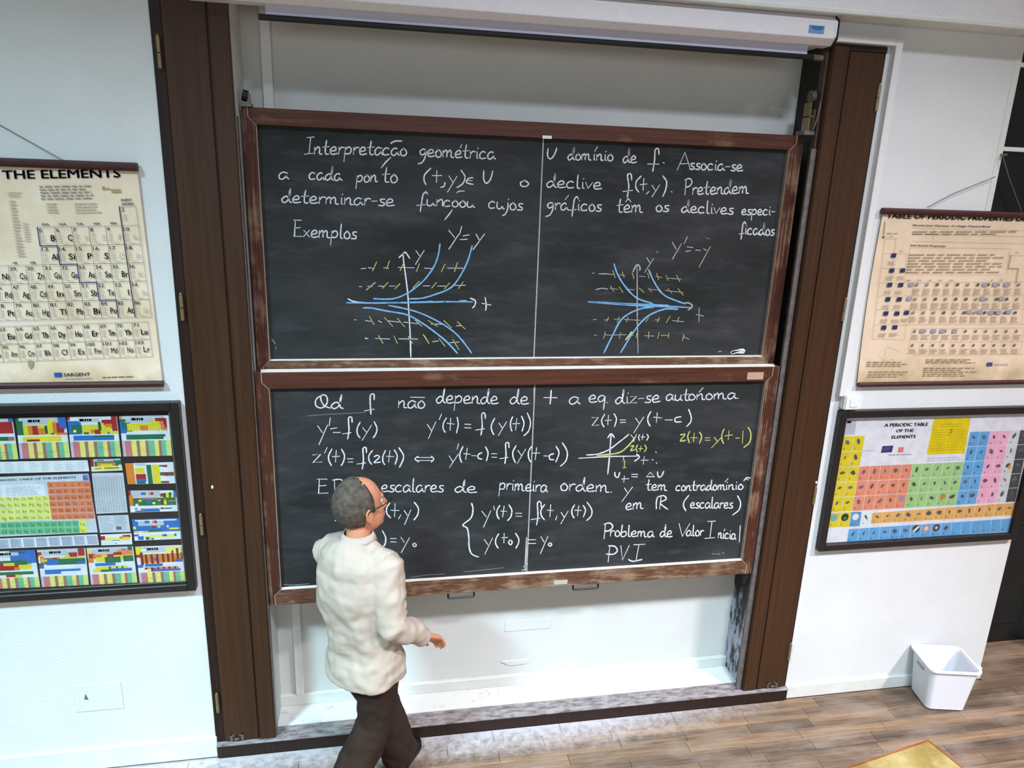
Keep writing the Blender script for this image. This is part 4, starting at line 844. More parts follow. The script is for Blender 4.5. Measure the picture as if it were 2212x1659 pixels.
for row, (es, z0) in enumerate((("La Ce Pr Nd Pm Sm Eu Gd Tb Dy Ho Er Tm Yb Lu".split(), 57), ("Ac Th Pa U Np Pu Am Cm Bk Cf Es Fm Md No Lr".split(), 89))):
    for i, e in enumerate(es):
        a_ = (i-7)/8; b_ = row/2; c8 = .125
        for p, q in (((a_, b_), (a_+c8, b_)), ((a_, b_), (a_, b_+.5)), ((a_, b_+.5), (a_+c8, b_+.5)), ((a_+c8, b_), (a_+c8, b_+.5))): pr.line(p, q, .0014, BLU)
        num = z0+i; pr.text(str(num), a_+.008, a_+.008+.02*len(str(num)), b_+.13, .095, BLU, .0005)
        pr.text(e, a_+.062, a_+(.11 if len(e) > 1 else .09), b_+.36, .16, INK if row == 0 else rgb(178, 176, 166), .0016 if row == 0 else .0008)
        pr.micro(a_+.012, b_+.18, a_+.045, b_+.4, 5, LG); pr.micro(a_+.03, b_+.43, a_+.09, b_+.46, 1, LG)
pr.build('printed_table', t)

# ------------------------------------------------------------------ hanging chart, right
t = thing('wall_chart', 'old tan hanging chart headed TABLE OF PERIODIC PROPERTIES on dark battens, right wall', 'wall chart', (3.2, 0, 2.04), 'old hanging element charts')
X0, X1 = 2.603, 3.83
mb = MB(); n = 24
for i in range(n+1):
    z = 2.055+(2.99-2.055)*i/n; y = YW+.003*math.sin(math.pi*i/n)
    mb.v += [Vector((X0-.018*math.sin(math.pi*i/n)*.6-.018*(i/n), y+.002, z)), Vector((X1, y+.002, z))]
mb.f = [(2*i, 2*i+1, 2*i+3, 2*i+2) for i in range(n)]
k_ = len(mb.v); mb.v += [v+Vector((0, .0015, 0)) for v in mb.v]; mb.f += [tuple(reversed([i+k_ for i in f])) for f in mb.f]
mb.build('paper_sheet', M['paperR'], t)
MB().tube([(2.574, -.02, 2.989), (X1+.01, -.02, 2.989)], .017, 10).build('top_batten', M['batten'], t)
MB().tube([(2.606, -.02, 2.050), (X1+.01, -.02, 2.050)], .014, 10).build('bottom_batten', M['batten'], t)
for pts in ([(2003, 448), (2060, 418), (2105, 400), (2150, 382)], [(2166, 336), (2180, 385), (2207, 457)]):
    MB().tube([at(x, y, -.025) for x, y in pts], .0022, 5).build('hanging_cord', M['cord'], t)
B(3.225, 3.245, -.03, 0, 3.29, 3.30).build('nail', M['steel'], t)
def U(u, v): return (1840+u/3.858, 430+v/3.858)
TN = rgb(168, 148, 122); TD = rgb(104, 92, 88)
pr = Print([U(240, 695), U(1430, 695), U(1390, 1045), U(180, 1045)], YW-.001)
mic2 = lambda u0, v0, u1, v1, n_, col=TN: pr.micro(*pxp(pr, *U(u0, v0)), *pxp(pr, *U(u1, v1)), n_, col)
def txt(s, u0, u1, v0, v1, h, col, bold=0): ptext(pr, s, U(u0, 0)[0], U(u1, 0)[0], U(0, v0)[1], U(0, v1)[1], h/3.858, col, bold)
pr.lay = 1
txt('TABLE OF PERIODIC PROPERTIES OF', 290, 1450, 158, 186, 36, rgb(96, 82, 76), .0016)
txt('Percent Ionic Character of a Single Chemical Bond', 510, 1152, 224, 236, 14, rgb(112, 104, 132), .0006); txt('Sub-Atomic Properties', 490, 782, 390, 398, 13, rgb(100, 98, 140), .0006)
txt('GROUP', 290, 380, 292, 295, 12, TD); txt('IA', 318, 345, 316, 316, 10, TD); txt('IIA', 400, 425, 438, 438, 9, TD)
def ln(p, q, w_=.0012, col=TN): 
    pr.line(pxp(pr, *U(*p)), pxp(pr, *U(*q)), w_, col)
for v in (240, 290, 350): ln((505, v), (1440, v+22))
for u in (690, 800, 950, 1100): ln((u, 245), (u-12, 345), .0014 if u == 690 else .0009)
mic2(510, 262, 1400, 300, 2)
ln((490, 402), (1325, 412)); ln((490, 402), (460, 625)); ln((460, 625), (1245, 632)); ln((1325, 412), (1290, 632)); mic2(480, 450, 1280, 620, 7, rgb(190, 166, 136))
ln((278, 190), (266, 300), .003, TD); pr.poly([pxp(pr, *U(*p)) for p in ((252, 310), (282, 310), (264, 328))], TD)
# left two-column block and grids
for v0, u0, u1 in ((325, 278, 375), (450, 262, 460), (573, 255, 445), (695, 240, 430), (805, 225, 415), (920, 205, 400), (1045, 190, 470), (1165, 172, 440)): ln((u0, v0), (u1, v0+5))
for u0 in (278, 372): ln((u0, 325), (u0-105, 1165), .0014)
ln((460, 450), (440, 695)); ln((460, 1045), (440, 1165))
for v in (693, 805, 920, 1045): ln((430, v), (1435, v-5), .0013)
for i in range(12):
    u = 525+85*i; ln((u, 693), (u-45, 1043), .0013)
for v in (1078, 1190, 1300): ln((508, v), (1435, v-6), .0012)
for i in range(12):
    u = 508+85*i; ln((u, 1078), (u-40, 1300), .0012)
ln((1330, 470), (1305, 575), .003, TD); ln((1305, 578), (1390, 578), .003, TD); ln((1390, 578), (1368, 705), .003, TD); ln((1310, 465), (1432, 470), .0014)
rn = random.Random(5)
for i in range(11):
    for rrow, v in enumerate((712, 832, 945)):
        u = 520+85*i-15*rrow
        pr.lay = 1.4; pr.rect(*pxp(pr, *U(u+14, v-10)), *pxp(pr, *U(u+34, v+12)), TD if rn.random() < .5 else rgb(150, 142, 140)); pr.micro(*pxp(pr, *U(u-8, v+30)), *pxp(pr, *U(u+50, v+85)), 4, rgb(184, 160, 136))
    for rrow, v in enumerate((1098, 1215)):
        u = 510+85*i-18*rrow; pr.rect(*pxp(pr, *U(u+8, v-8)), *pxp(pr, *U(u+22, v+14)), rgb(130, 118, 112)); pr.micro(*pxp(pr, *U(u-8, v+30)), *pxp(pr, *U(u+50, v+75)), 3, rgb(184, 160, 136))
pr.lay = 2
for u, v in ((350, 470), (335, 595), (425, 595), (317, 715), (410, 715), (302, 835), (397, 835), (285, 953), (378, 953), (458, 947), (268, 1072), (360, 1068)):
    pr.rect(*pxp(pr, *U(u-17, v-17)), *pxp(pr, *U(u+17, v+17)), rgb(52, 56, 98)); mic2(u-45, v+45, u+20, v+80, 3, rgb(180, 160, 140))
for u, v in ((497, 712), (480, 830), (1110, 712), (1195, 712), (1290, 712), (1090, 830), (1250, 830), (980, 940), (1070, 940), (1160, 945), (1225, 945), (1310, 940), (590, 1100), (680, 1100), (755, 1100), (860, 1100)):
    pr.rect(*pxp(pr, *U(u-18, v-16)), *pxp(pr, *U(u+18, v+16)), rgb(160, 162, 178))
mic2(620, 1330, 1060, 1370, 3); mic2(600, 1400, 1040, 1480, 5); mic2(130, 1350, 500, 1400, 3); mic2(140, 1430, 480, 1490, 3)
for d in ((280, 1350, 350, 1330), (290, 1240, 270, 1350), (350, 1330, 340, 1440), (290, 1225, 400, 1265), (220, 1300, 280, 1350)): ln(d[:2], d[2:], .001)
pr.rect(*pxp(pr, *U(1128, 1362)), *pxp(pr, *U(1170, 1392)), rgb(70, 84, 150)); txt('SARGENT', 1182, 1305, 1386, 1388, 14, rgb(140, 140, 160)); txt('VIIIB', 805, 848, 682, 682, 10, TD)
for i, s_ in enumerate(('IIIB', 'IVB', 'VB', 'VIB')): txt(s_, 455+88*i, 490+88*i, 682, 682, 10, TD)
txt('IB', 1160, 1178, 680, 680, 10, TD); txt('IIB', 1235, 1258, 680, 680, 10, TD); txt('IIIA', 1365, 1395, 450, 450, 10, TD)
pr.build('printed_table', t)

# ------------------------------------------------------------------ framed poster, right
t = thing('framed_poster', 'black framed poster A PERIODIC TABLE OF THE ELEMENTS with coloured cells, right wall', 'framed poster', (3.2, 0, 1.03), 'black framed element posters')
fx0, fx1, fz0, fz1 = 2.517, 3.872, 1.034, 1.902; fwid = .042
MB().box(fx0+.01, fx1-.01, -.012, -.002, fz0+.01, fz1-.01).build('backing_board', M['mat_black'], t)
for x in (fx0, fx1-fwid): B(x, x+fwid, -.04, 0, fz0, fz1).build('frame_side', M['blackfr'], t, bevel=.003)
for z0 in (fz0, fz1-fwid): B(fx0+fwid, fx1-fwid, -.04, 0, z0, z0+fwid).build('frame_rail', M['blackfr'], t, bevel=.003)
B(fx0+fwid, fx1-fwid, -.0270, -.0255, fz0+fwid, fz1-fwid).build('clear_cover', M['glass'], t)
YQ = -.013
def U(u, v): return (1740+u/4.608, 860+v/4.608)
pr = Print(None, YQ, world=[(fx0+fwid, fz1-fwid), (fx1-fwid, fz1-fwid), (fx1-fwid, fz0+fwid), (fx0+fwid, fz0+fwid)])
pr.rect(0, 0, 1, 1, rgb(226, 226, 232)); pr.lay = 1
def cells(quad, nc, nr, colf, blob=True, skip=None):
    q = [at(*U(*p), YQ) for p in quad]
    def Wp(a_, b_):
        p = (q[0]*(1-a_)+q[1]*a_)*(1-b_)+(q[3]*(1-a_)+q[2]*a_)*b_; return Vector((p.x, YQ-.0002*pr.lay, p.z))
    for j in range(nc):
        for i in range(nr):
            c_ = colf(j, i)
            if c_ is None: continue
            pr.lay = 1; e = .03
            ps = [Wp((j+e)/nc, (i+1)/nr), Wp((j+1)/nc, (i+1)/nr), Wp((j+1)/nc, (i+e)/nr), Wp((j+e)/nc, (i+e)/nr)]
            kk = len(pr.v); pr.v += ps; pr.f.append((kk, kk+1, kk+2, kk+3)); pr.c.append(c_)
            pr.lay = 2; g_ = rn.uniform(.25, .8)
            if blob and (not skip or not skip(j, i)):
                nn = 7; rr = rn.uniform(.2, .34); cc = rgb(60+60*g_, 60+58*g_, 66+60*g_); ar = rn.uniform(.5, 1.0); ph = rn.random()*3
                kk = len(pr.v)
                for m_ in range(nn):
                    an = -2*math.pi*m_/nn; r_ = rr*rn.uniform(.7, 1.1); x = r_*math.cos(an); z = r_*math.sin(an)*ar
                    pr.v.append(Wp((j+.5+x*math.cos(ph)+z*math.sin(ph)*.6)/nc, (i+.4+(x*math.sin(ph)-z*math.cos(ph))*.7)/nr))
                pr.f.append(tuple(range(kk, kk+nn))); pr.c.append(cc)
            d0 = Wp((j+.2)/nc, (i+.86)/nr); dx = (Wp((j+.33)/nc, (i+.86)/nr)-d0).x; kk = len(pr.v)
            pr.v += [d0, d0+Vector((dx, 0, 0)), d0+Vector((dx, 0, dx)), d0+Vector((0, 0, dx))]; pr.f.append((kk, kk+1, kk+2, kk+3)); pr.c.append(tuple(x*.45 for x in c_[:3])+(1,))
YEL, ORA, GRN, BLC, PNK, LGR, DRK, AMB = rgb(216, 196, 40), rgb(224, 140, 110), rgb(158, 200, 130), rgb(96, 164, 214), rgb(236, 170, 196), rgb(206, 208, 208), rgb(70, 76, 76), rgb(222, 170, 92)
def colmain(j, i):
    if j < 2: return YEL
    if j < 7: return ORA if i >= 2 else None
    if j < 12: return GRN if i >= 2 else None
    if j < 14: return BLC
    if j < 16: return PNK
    if j < 17: return LGR
    return DRK
cells([(375, 378), (2235, 312), (2085, 1030), (245, 1135)], 18, 5, colmain)
cells([(243, 1140), (455, 1130), (432, 1280), (218, 1290)], 2, 1, lambda j, i: YEL)
cells([(455, 1130), (660, 1122), (645, 1268), (432, 1280)], 2, 1, lambda j, i: rgb(90, 150, 200) if j == 0 else rgb(220, 232, 232))
cells([(665, 1140), (2085, 1038), (2062, 1165), (648, 1250)], 14, 1, lambda j, i: AMB)
cells([(428, 1300), (2045, 1195), (2030, 1325), (408, 1438)], 16, 1, lambda j, i: BLC, True, lambda j, i: j > 9)
pr.lay = 3
def disk(u, v, r, col, n_=14): 
    c0 = at(*U(u, v), YQ); r = r/4.608*.0027; kk = len(pr.v)
    pr.v += [Vector((c0.x+r*math.cos(2*math.pi*i/n_), YQ-.0002*pr.lay, c0.z+r*math.sin(2*math.pi*i/n_))) for i in range(n_)]; pr.f.append(tuple(range(kk, kk+n_))); pr.c.append(col)
disk(282, 1192, 40, rgb(110, 168, 160)); disk(392, 1186, 42, rgb(20, 52, 36)); disk(498, 1182, 36, rgb(226, 230, 236)); disk(1100, 1300, 44, rgb(60, 60, 64)); disk(1202, 1296, 42, rgb(190, 140, 130)); disk(1302, 1290, 42, rgb(76, 70, 70)); disk(1365, 980, 32, rgb(190, 140, 50)); disk(2028, 688, 22, rgb(220, 160, 40)); disk(955, 1000, 34, rgb(150, 140, 160))
pr.lay = 3.5; disk(392, 1196, 14, rgb(60, 130, 110)); disk(1202, 1296, 24, rgb(236, 190, 170)); disk(1302, 1290, 16, rgb(220, 200, 190)); pr.lay = 2
def ln2(p, q, w_, col): pr.line(pxp(pr, *U(*p)), pxp(pr, *U(*q)), w_, col)
pr.lay = 3.6; ln2((1072, 1330), (1130, 1275), .014, rgb(226, 226, 214)); pr.lay = 2
ppoly(pr, [U(*p) for p in ((1205, 562), (1582, 550), (1645, 190), (1280, 200))], rgb(224, 200, 24)); pr.lay = 2.5
pr.micro(*pxp(pr, *U(1345, 250)), *pxp(pr, *U(1560, 290)), 2, rgb(186, 164, 20)); pr.micro(*pxp(pr, *U(1270, 310)), *pxp(pr, *U(1420, 530)), 10, rgb(196, 172, 20)); pr.micro(*pxp(pr, *U(1440, 305)), *pxp(pr, *U(1590, 520)), 10, rgb(196, 172, 20))
ppoly(pr, [U(*p) for p in ((362, 368), (488, 362), (510, 218), (398, 225))], rgb(186, 190, 196)); ppoly(pr, [U(*p) for p in ((410, 250), (455, 248), (458, 228), (415, 230))], rgb(90, 100, 104))
def txt2(s, u0, u1, v0, v1, h, col, bold=0): ptext(pr, s, U(u0, 0)[0], U(u1, 0)[0], U(0, v0)[1], U(0, v1)[1], h/4.608, col, bold)
txt2('A PERIODIC TABLE', 785, 1215, 286, 275, 32, rgb(34, 32, 40), .0016); txt2('OF THE', 900, 1072, 341, 336, 30, rgb(34, 32, 40), .0016); txt2('ELEMENTS', 855, 1092, 404, 396, 30, rgb(34, 32, 40), .0016)
ppoly(pr, [U(*p) for p in ((750, 545), (858, 538), (876, 472), (765, 478))], rgb(44, 48, 96)); ppoly(pr, [U(*p) for p in ((918, 540), (968, 537), (980, 488), (928, 490))], rgb(220, 110, 100))
pr.lay = 3; pr.micro(*pxp(pr, *U(775, 490)), *pxp(pr, *U(850, 525)), 2, rgb(110, 114, 160)); pr.micro(*pxp(pr, *U(940, 500)), *pxp(pr, *U(965, 525)), 2, rgb(240, 200, 196)); pr.lay = 2
pr.micro(*pxp(pr, *U(830, 555)), *pxp(pr, *U(1050, 572)), 1, rgb(150, 150, 160)); pr.micro(*pxp(pr, *U(570, 518)), *pxp(pr, *U(720, 530)), 1, rgb(170, 170, 176)); pr.micro(*pxp(pr, *U(1220, 590)), *pxp(pr, *U(1570, 620)), 2, rgb(170, 176, 206))
pr.build('poster_sheet', t)

# ================================================================== WASTE BIN
t = thing('waste_bin', 'white plastic square waste bin standing on the floor by the right wall', 'bin', (3.42, -.15, 0))
def rrect(cx, cy, hx, hy, r, z, ang, n_=5):
    out = []
    for sx, sy, a0 in ((1, 1, 0), (-1, 1, 90), (-1, -1, 180), (1, -1, 270)):
        for i in range(n_):
            a_ = math.radians(a0+90*i/(n_-1)); x = sx*(hx-r)+r*math.cos(a_); y = sy*(hy-r)+r*math.sin(a_)
            out.append(Vector((cx+x*math.cos(ang)-y*math.sin(ang), cy+x*math.sin(ang)+y*math.cos(ang), z)))
    return out
bx, by, ba = 3.435, -.158, math.radians(-12)
rings = [rrect(bx, by, .10, .09, .025, 0.0, ba), rrect(bx, by, .118, .104, .03, .012, ba), rrect(bx, by, .145, .125, .035, .285, ba), rrect(bx, by, .160, .138, .04, .292, ba), rrect(bx, by, .160, .138, .04, .304, ba),
         rrect(bx, by, .146, .126, .035, .304, ba), rrect(bx, by, .139, .119, .032, .285, ba), rrect(bx, by, .112, .098, .028, .016, ba)]
mb = MB(); nn = len(rings[0])
for r_ in rings: mb.v += r_
for i in range(len(rings)-1):
    for k_ in range(nn): mb.f.append((i*nn+k_, i*nn+(k_+1) % nn, (i+1)*nn+(k_+1) % nn, (i+1)*nn+k_))
mb.f += [tuple(range(nn-1, -1, -1)), tuple((len(rings)-1)*nn+k_ for k_ in range(nn))]
mb.build('bin_body', M['binp'], t, smooth=False, bevel=0)
hs = [Vector((bx, by, 0))+Matrix.Rotation(ba, 3, 'Z') @ Vector((-.146-.0005, y, .245)) for y in (-.035, .035)]
MB().tube([hs[0], hs[1]], .008, 8, True, .8).build('grip_slot', plain('bin_slot', rgb(150, 155, 170), .5, .05), t)

# ================================================================== DEMONSTRATION TABLE (its corner peeks in at the bottom)
ztab = .80
c0 = fl(2005, 1598, ztab); eL = (fl(1825, 1659, ztab)-c0); eR = (fl(2075, 1659, ztab)-c0)
eL.z = eR.z = 0; eL.normalize()
eR = Vector((eL.y, -eL.x, 0)); eR = -eR if eR.y > 0 else eR
eL2 = eL; TW, TD_ = 1.3, .7
M['table'] = wood('golden_table_top', rgb(128, 104, 52), rgb(162, 138, 80), rgb(186, 168, 118), .05, (3, 3, 3), .35)
M['tedge'] = wood('table_edge', rgb(120, 66, 30), rgb(160, 96, 50), None, 0, (3, 3, 3), .5)
p = [c0, c0+eL*TW, c0+eL*TW+eR*TD_, c0+eR*TD_]
t = thing('table', 'golden brown wooden table, only one corner of its top showing at the bottom right', 'table', ((p[0]+p[2])/2).xy.to_3d())
def off(a_, b_, z): q_ = c0+eL*a_+eR*b_; return Vector((q_.x, q_.y, z))
MB().prism([off(.008, .008, ztab-.026), off(TW-.008, .008, ztab-.026), off(TW-.008, TD_-.008, ztab-.026), off(.008, TD_-.008, ztab-.026)], (0, 0, .026)).build('table_top', M['table'], t)
mb = MB()
for (a0, b0, a1, b1) in ((0, 0, TW, .008), (0, TD_-.008, TW, TD_), (0, .008, .008, TD_-.008), (TW-.008, .008, TW, TD_-.008)):
    mb.prism([off(a0, b0, ztab-.03), off(a1, b0, ztab-.03), off(a1, b1, ztab-.03), off(a0, b1, ztab-.03)], (0, 0, .032))
mb.build('edge_band', M['tedge'], t)
mb = MB().prism([off(.05, .05, ztab-.1), off(TW-.05, .05, ztab-.1), off(TW-.05, TD_-.05, ztab-.1), off(.05, TD_-.05, ztab-.1)], (0, 0, .07)); mb.build('apron', M['tedge'], t)
for a_, b_ in ((.06, .06), (TW-.11, .06), (.06, TD_-.11), (TW-.11, TD_-.11)):
    MB().prism([off(a_, b_, 0), off(a_+.05, b_, 0), off(a_+.05, b_+.05, 0), off(a_, b_+.05, 0)], (0, 0, ztab-.03)).build('leg', M['tedge'], t, bevel=.003)

# ================================================================== PERSON
def remesh(mb, name, mat, parent, vox=.008, sm=3, label=None, disp=0):
    org = parent.location
    me = bpy.data.meshes.new(name); me.from_pydata([tuple(x-org) for x in mb.v], [], mb.f)
    bm = bmesh.new(); bm.from_mesh(me); bmesh.ops.recalc_face_normals(bm, faces=bm.faces); bm.to_mesh(me); bm.free()
    ob = bpy.data.objects.new('tmp', me); C.objects.link(ob)
    r_ = ob.modifiers.new('r', 'REMESH'); r_.mode = 'VOXEL'; r_.voxel_size = vox; r_.use_smooth_shade = True
    if sm: s2 = ob.modifiers.new('s', 'SMOOTH'); s2.iterations = sm; s2.factor = .5
    if disp:
        tx = bpy.data.textures.new('folds', 'CLOUDS'); tx.noise_scale = .09; tx.noise_depth = 1
        d_ = ob.modifiers.new('d', 'DISPLACE'); d_.texture = tx; d_.strength = disp; d_.mid_level = .5
    res = bpy.data.meshes.new_from_object(ob.evaluated_get(bpy.context.evaluated_depsgraph_get()))
    bpy.data.objects.remove(ob); bpy.data.meshes.remove(me); res.name = name; res.materials.clear(); res.materials.append(mat)
    for q_ in res.polygons: q_.use_smooth = True
    o = bpy.data.objects.new(name, res); C.objects.link(o); o.parent = parent
    if label: o['label'] = label
    return o
def loft(mb, secs, n=20):   # secs: (centre, right axis, fwd axis, half width, half depth)
    vs = []; 
    for c_, r_, f2, a_, b_ in secs:
        c_, r_, f2 = Vector(c_), Vector(r_), Vector(f2)
        for k_ in range(n):
            t_ = 2*math.pi*k_/n; vs.append(c_+r_*a_*math.copysign(abs(math.cos(t_))**.85, math.cos(t_))+f2*b_*math.copysign(abs(math.sin(t_))**.85, math.sin(t_)))
    fs = [(i*n+k_, i*n+(k_+1) % n, (i+1)*n+(k_+1) % n, (i+1)*n+k_) for i in range(len(secs)-1) for k_ in range(n)]
    fs += [tuple(range(n-1, -1, -1)), tuple((len(secs)-1)*n+k_ for k_ in range(n))]
    mb.add(vs, fs)
M['skin'] = plain('skin', rgb(214, 146, 112), .55, .08, 25, .35); M['hair'] = plain('greying_hair', rgb(92, 82, 72), .8, .45, 45, .2, 0, .9, 160)
M['shirt'] = plain('cream_shirt_cloth', rgb(198, 182, 166), .9, .04, 12, .1, 0, .25, 500); M['trouser'] = plain('dark_brown_trouser_cloth', rgb(58, 44, 38), .9, .12, 14, .1, 0, .25, 500)
M['shoe'] = plain('black_shoe_leather', rgb(30, 28, 30), .3, .1); M['eye'] = plain('eye_white', rgb(230, 226, 220), .2, .02); M['lens'] = M['glass']
person = thing('person', 'person in cream shirt and brown trousers walking right in front of the lower blackboard', 'person', (-.09, -.36, 0))
V = Vector
F2 = V((.62, .785, 0)).normalized(); R2 = V((.785, -.62, 0)).normalized(); UPV = V((0, 0, 1))
hip = V((-.095, -.43, .93)); wst = V((-.11, -.435, 1.06)); chest = V((-.125, -.44, 1.26)); shl = V((-.125, -.435, 1.40)); nck = V((-.115, -.425, 1.47)); hd = V((-.088, -.405, 1.635))
RS = shl+R2*.175+V((0, 0, -.01)); LS = shl-R2*.168+V((0.008, 0, -.025))
RE = at(846, 1352, -.60); RW = at(915, 1372, -.47); LE = LS+V((.07, .10, -.27)); LW = LE+V((.15, .12, -.10))
hf = V((.86, .50, .14)).normalized(); hr = hf.cross(UPV).normalized(); hu = hr.cross(hf).normalized(); hf, hr, hu = hf*1.1, hr*1.1, hu*1.1; hd = hd+V((-.012, 0, .0))
RH = hip+R2*.09+V((0, 0, -.05)); LH = hip-R2*.09+V((0, 0, -.05))
RK = V((-.05, -.44, .50)); RA = V((-.22, -.50, .12)); LK = V((-.03, -.31, .49)); LA = V((.07, -.225, .10))
# --- body: one continuous surface
mb = MB()
loft(mb, [(hip-V((0, 0, .09)), R2, F2, .13, .09), (hip, R2, F2, .15, .10), (wst, R2, F2, .135, .095), (chest, R2, F2, .15, .10), (shl-V((0, 0, .02)), R2, F2, .15, .085), (nck-V((0, 0, .03)), R2, F2, .07, .06)])
mb.tube([RS-R2*.06, RS, RE, RW], [.045, .05, .04, .028], 12); mb.tube([LS+R2*.06, LS, LE, LW], [.045, .05, .04, .028], 12)
mb.tube([RH+V((0, 0, .05)), RH, RK, RA], [.07, .075, .052, .036], 12); mb.tube([LH+V((0, 0, .05)), LH, LK, LA], [.07, .075, .052, .036], 12)
mb.tube([nck-V((0, 0, .05)), nck+V((0, 0, .02)), hd-hu*.07-hf*.02], [.06, .056, .054], 14)
mb.ell(hd-hf*.012+hu*.02, hf*.102, hr*.078, hu*.105, 24, 16)                         # skull
mb.ell(hd+hf*.030-hu*.055, hf*.066, hr*.056, hu*.072, 20, 12)                         # jaw
mb.ell(hd+hf*.070-hu*.105, hf*.020, hr*.020, hu*.017, 12, 8)                          # chin
mb.tube([hd+hf*.088+hu*.012, hd+hf*.104-hu*.018, hd+hf*.112-hu*.036], [.008, .012, .015], 10)   # nose
mb.ell(hd+hf*.100-hu*.042, hf*.014, hr*.018, hu*.010, 10, 6)
mb.ell(hd+hf*.084+hu*.024, hf*.013, hr*.045, hu*.009, 12, 6)                          # brow
mb.ell(hd+hf*.090-hu*.068, hf*.010, hr*.024, hu*.006, 10, 6); mb.ell(hd+hf*.087-hu*.080, hf*.011, hr*.021, hu*.007, 10, 6)   # lips
for s_ in (1, -1):                                                                    # ears
    e0 = hd+hr*.078*s_-hf*.004-hu*.02
    mb.ell(e0+hr*s_*.003, hf*.015, hr*.007, hu*.028, 12, 8)
    mb.tube([e0+hu*.022+hf*.012, e0+hu*.034-hf*.006+hr*s_*.008, e0+hu*.018-hf*.022+hr*s_*.012, e0-hu*.010-hf*.018+hr*s_*.010, e0-hu*.030-hf*.002+hr*s_*.004], [.005, .006, .006, .006, .007], 8)
body = None
# hands: palm, four fingers, thumb
def hand(mb, wr, d, nrm, side, curl=.5):
    d = d.normalized(); nrm = (nrm-d*nrm.dot(d)).normalized(); ac = d.cross(nrm)*side
    for q0, q1, r0, r1 in ((-.026, -.030, .016, .012), (-.008, -.010, .016, .013), (.010, .010, .016, .012), (.026, .028, .014, .011)):
        mb.tube([wr+ac*q0*.6, wr+d*.045+ac*q0, wr+d*.085+ac*q1], [.016, r0, r1], 8)
    for q, L_, r_ in ((-.030, .070, .0085), (-.010, .080, .0088), (.010, .074, .0085), (.028, .058, .0075)):
        b_ = wr+d*.082+ac*q; a1 = curl*.5; a2 = curl*1.2; a3 = curl*1.8
        p1 = b_+(d*math.cos(a1)-nrm*math.sin(a1))*L_*.45; p2 = p1+(d*math.cos(a2)-nrm*math.sin(a2))*L_*.32; p3 = p2+(d*math.cos(a3)-nrm*math.sin(a3))*L_*.24
        mb.tube([b_-d*.012, p1, p2, p3], [r_*1.05, r_, r_*.9, r_*.7], 8)
    b_ = wr+d*.022-ac*.024
    mb.tube([b_, b_+d*.028-ac*.022-nrm*.008, b_+d*.052-ac*.028-nrm*.018, b_+d*.070-ac*.026-nrm*.026], [.014, .0115, .0095, .007], 8)
hand(mb, RW+(RW-RE).normalized()*.02, (RW-RE)+V((.02, .02, -.02)), V((-.2, .5, 1)), 1, .5)
hand(mb, LW+(LW-LE).normalized()*.02, LW-LE, V((-.6, .2, .8)), -1, .5)
body = remesh(mb, 'body', M['skin'], person, .0048, 2)
# --- shirt
mb = MB()
loft(mb, [(V((-.095, -.43, .775)), R2, F2, .192, .158), (hip-V((0, 0, .10)), R2, F2, .198, .158), (hip, R2, F2, .182, .146), (wst, R2, F2, .172, .138), (V((-.13, -.44, 1.17)), R2, F2, .182, .142), (chest-F2*.012, R2, F2, .19, .145),
          (V((-.13, -.44, 1.34))-F2*.01, R2, F2, .188, .130), (shl, R2, F2, .16, .105), (shl+V((0, 0, .035)), R2, F2, .115, .085), (nck-V((0, 0, .01)), R2, F2, .078, .072), (nck+V((0.005, 0, .018)), R2, F2, .068, .066)], 28)
for S_, E_, W_ in ((RS, RE, RW), (LS, LE, LW)):
    m1 = S_.lerp(E_, .5); m2 = E_.lerp(W_, .5)
    mb.tube([S_.lerp(shl, .35), S_, m1, E_, m2, W_.lerp(E_, .04)], [.075, .084, .076, .066, .062, .050], 16)
    mb.ell(E_+V((0, 0, -.005)), V((.066, 0, 0)), V((0, .062, 0)), V((0, 0, .060)))
    mb.tube([W_.lerp(E_, .10), W_.lerp(E_, .0)], [.050, .047], 14)
mb.ell(V((-.15, -.47, 1.36)), R2*.175, F2*.105, V((0, 0, .14)), 20, 12)
for S_ in (RS, LS): mb.tube([nck-V((0, 0, .035)), nck.lerp(S_, .5)+V((0, 0, -.012)), S_+V((0, 0, .004))], [.060, .070, .080], 14)
# cloth folds: low ridges that wrap the waist and the sleeve
for z_, a0, a1, dz in ((.90, -2.6, .3, .07), (.965, -2.8, -.2, .09), (.84, -2.4, .5, .05), (1.03, -2.2, -.6, .06)):
    pts = [V((-.10, -.43, z_))+R2*.180*math.cos(a0+(a1-a0)*i/10)+F2*.139*math.sin(a0+(a1-a0)*i/10)+V((0, 0, dz*(i/10-.5))) for i in range(11)]
    mb.tube(pts, [.002]+[.011]*9+[.002], 8)
dE = (RE-RS).normalized()
for q_, rr_ in ((.82, .074), (.68, .078), (.5, .08)):
    c_ = RS.lerp(RE, q_); a_ = dE.cross(V((0, 1, 0))).normalized(); b_ = dE.cross(a_)
    mb.tube([c_+a_*rr_*math.cos(t_)+b_*rr_*math.sin(t_)+dE*.02*math.sin(t_) for t_ in [(-2.6+.35*i) for i in range(9)]], [.002]+[.005]*7+[.002], 8)
shirt = remesh(mb, 'shirt', M['shirt'], person, .0075, 6, None, .026)
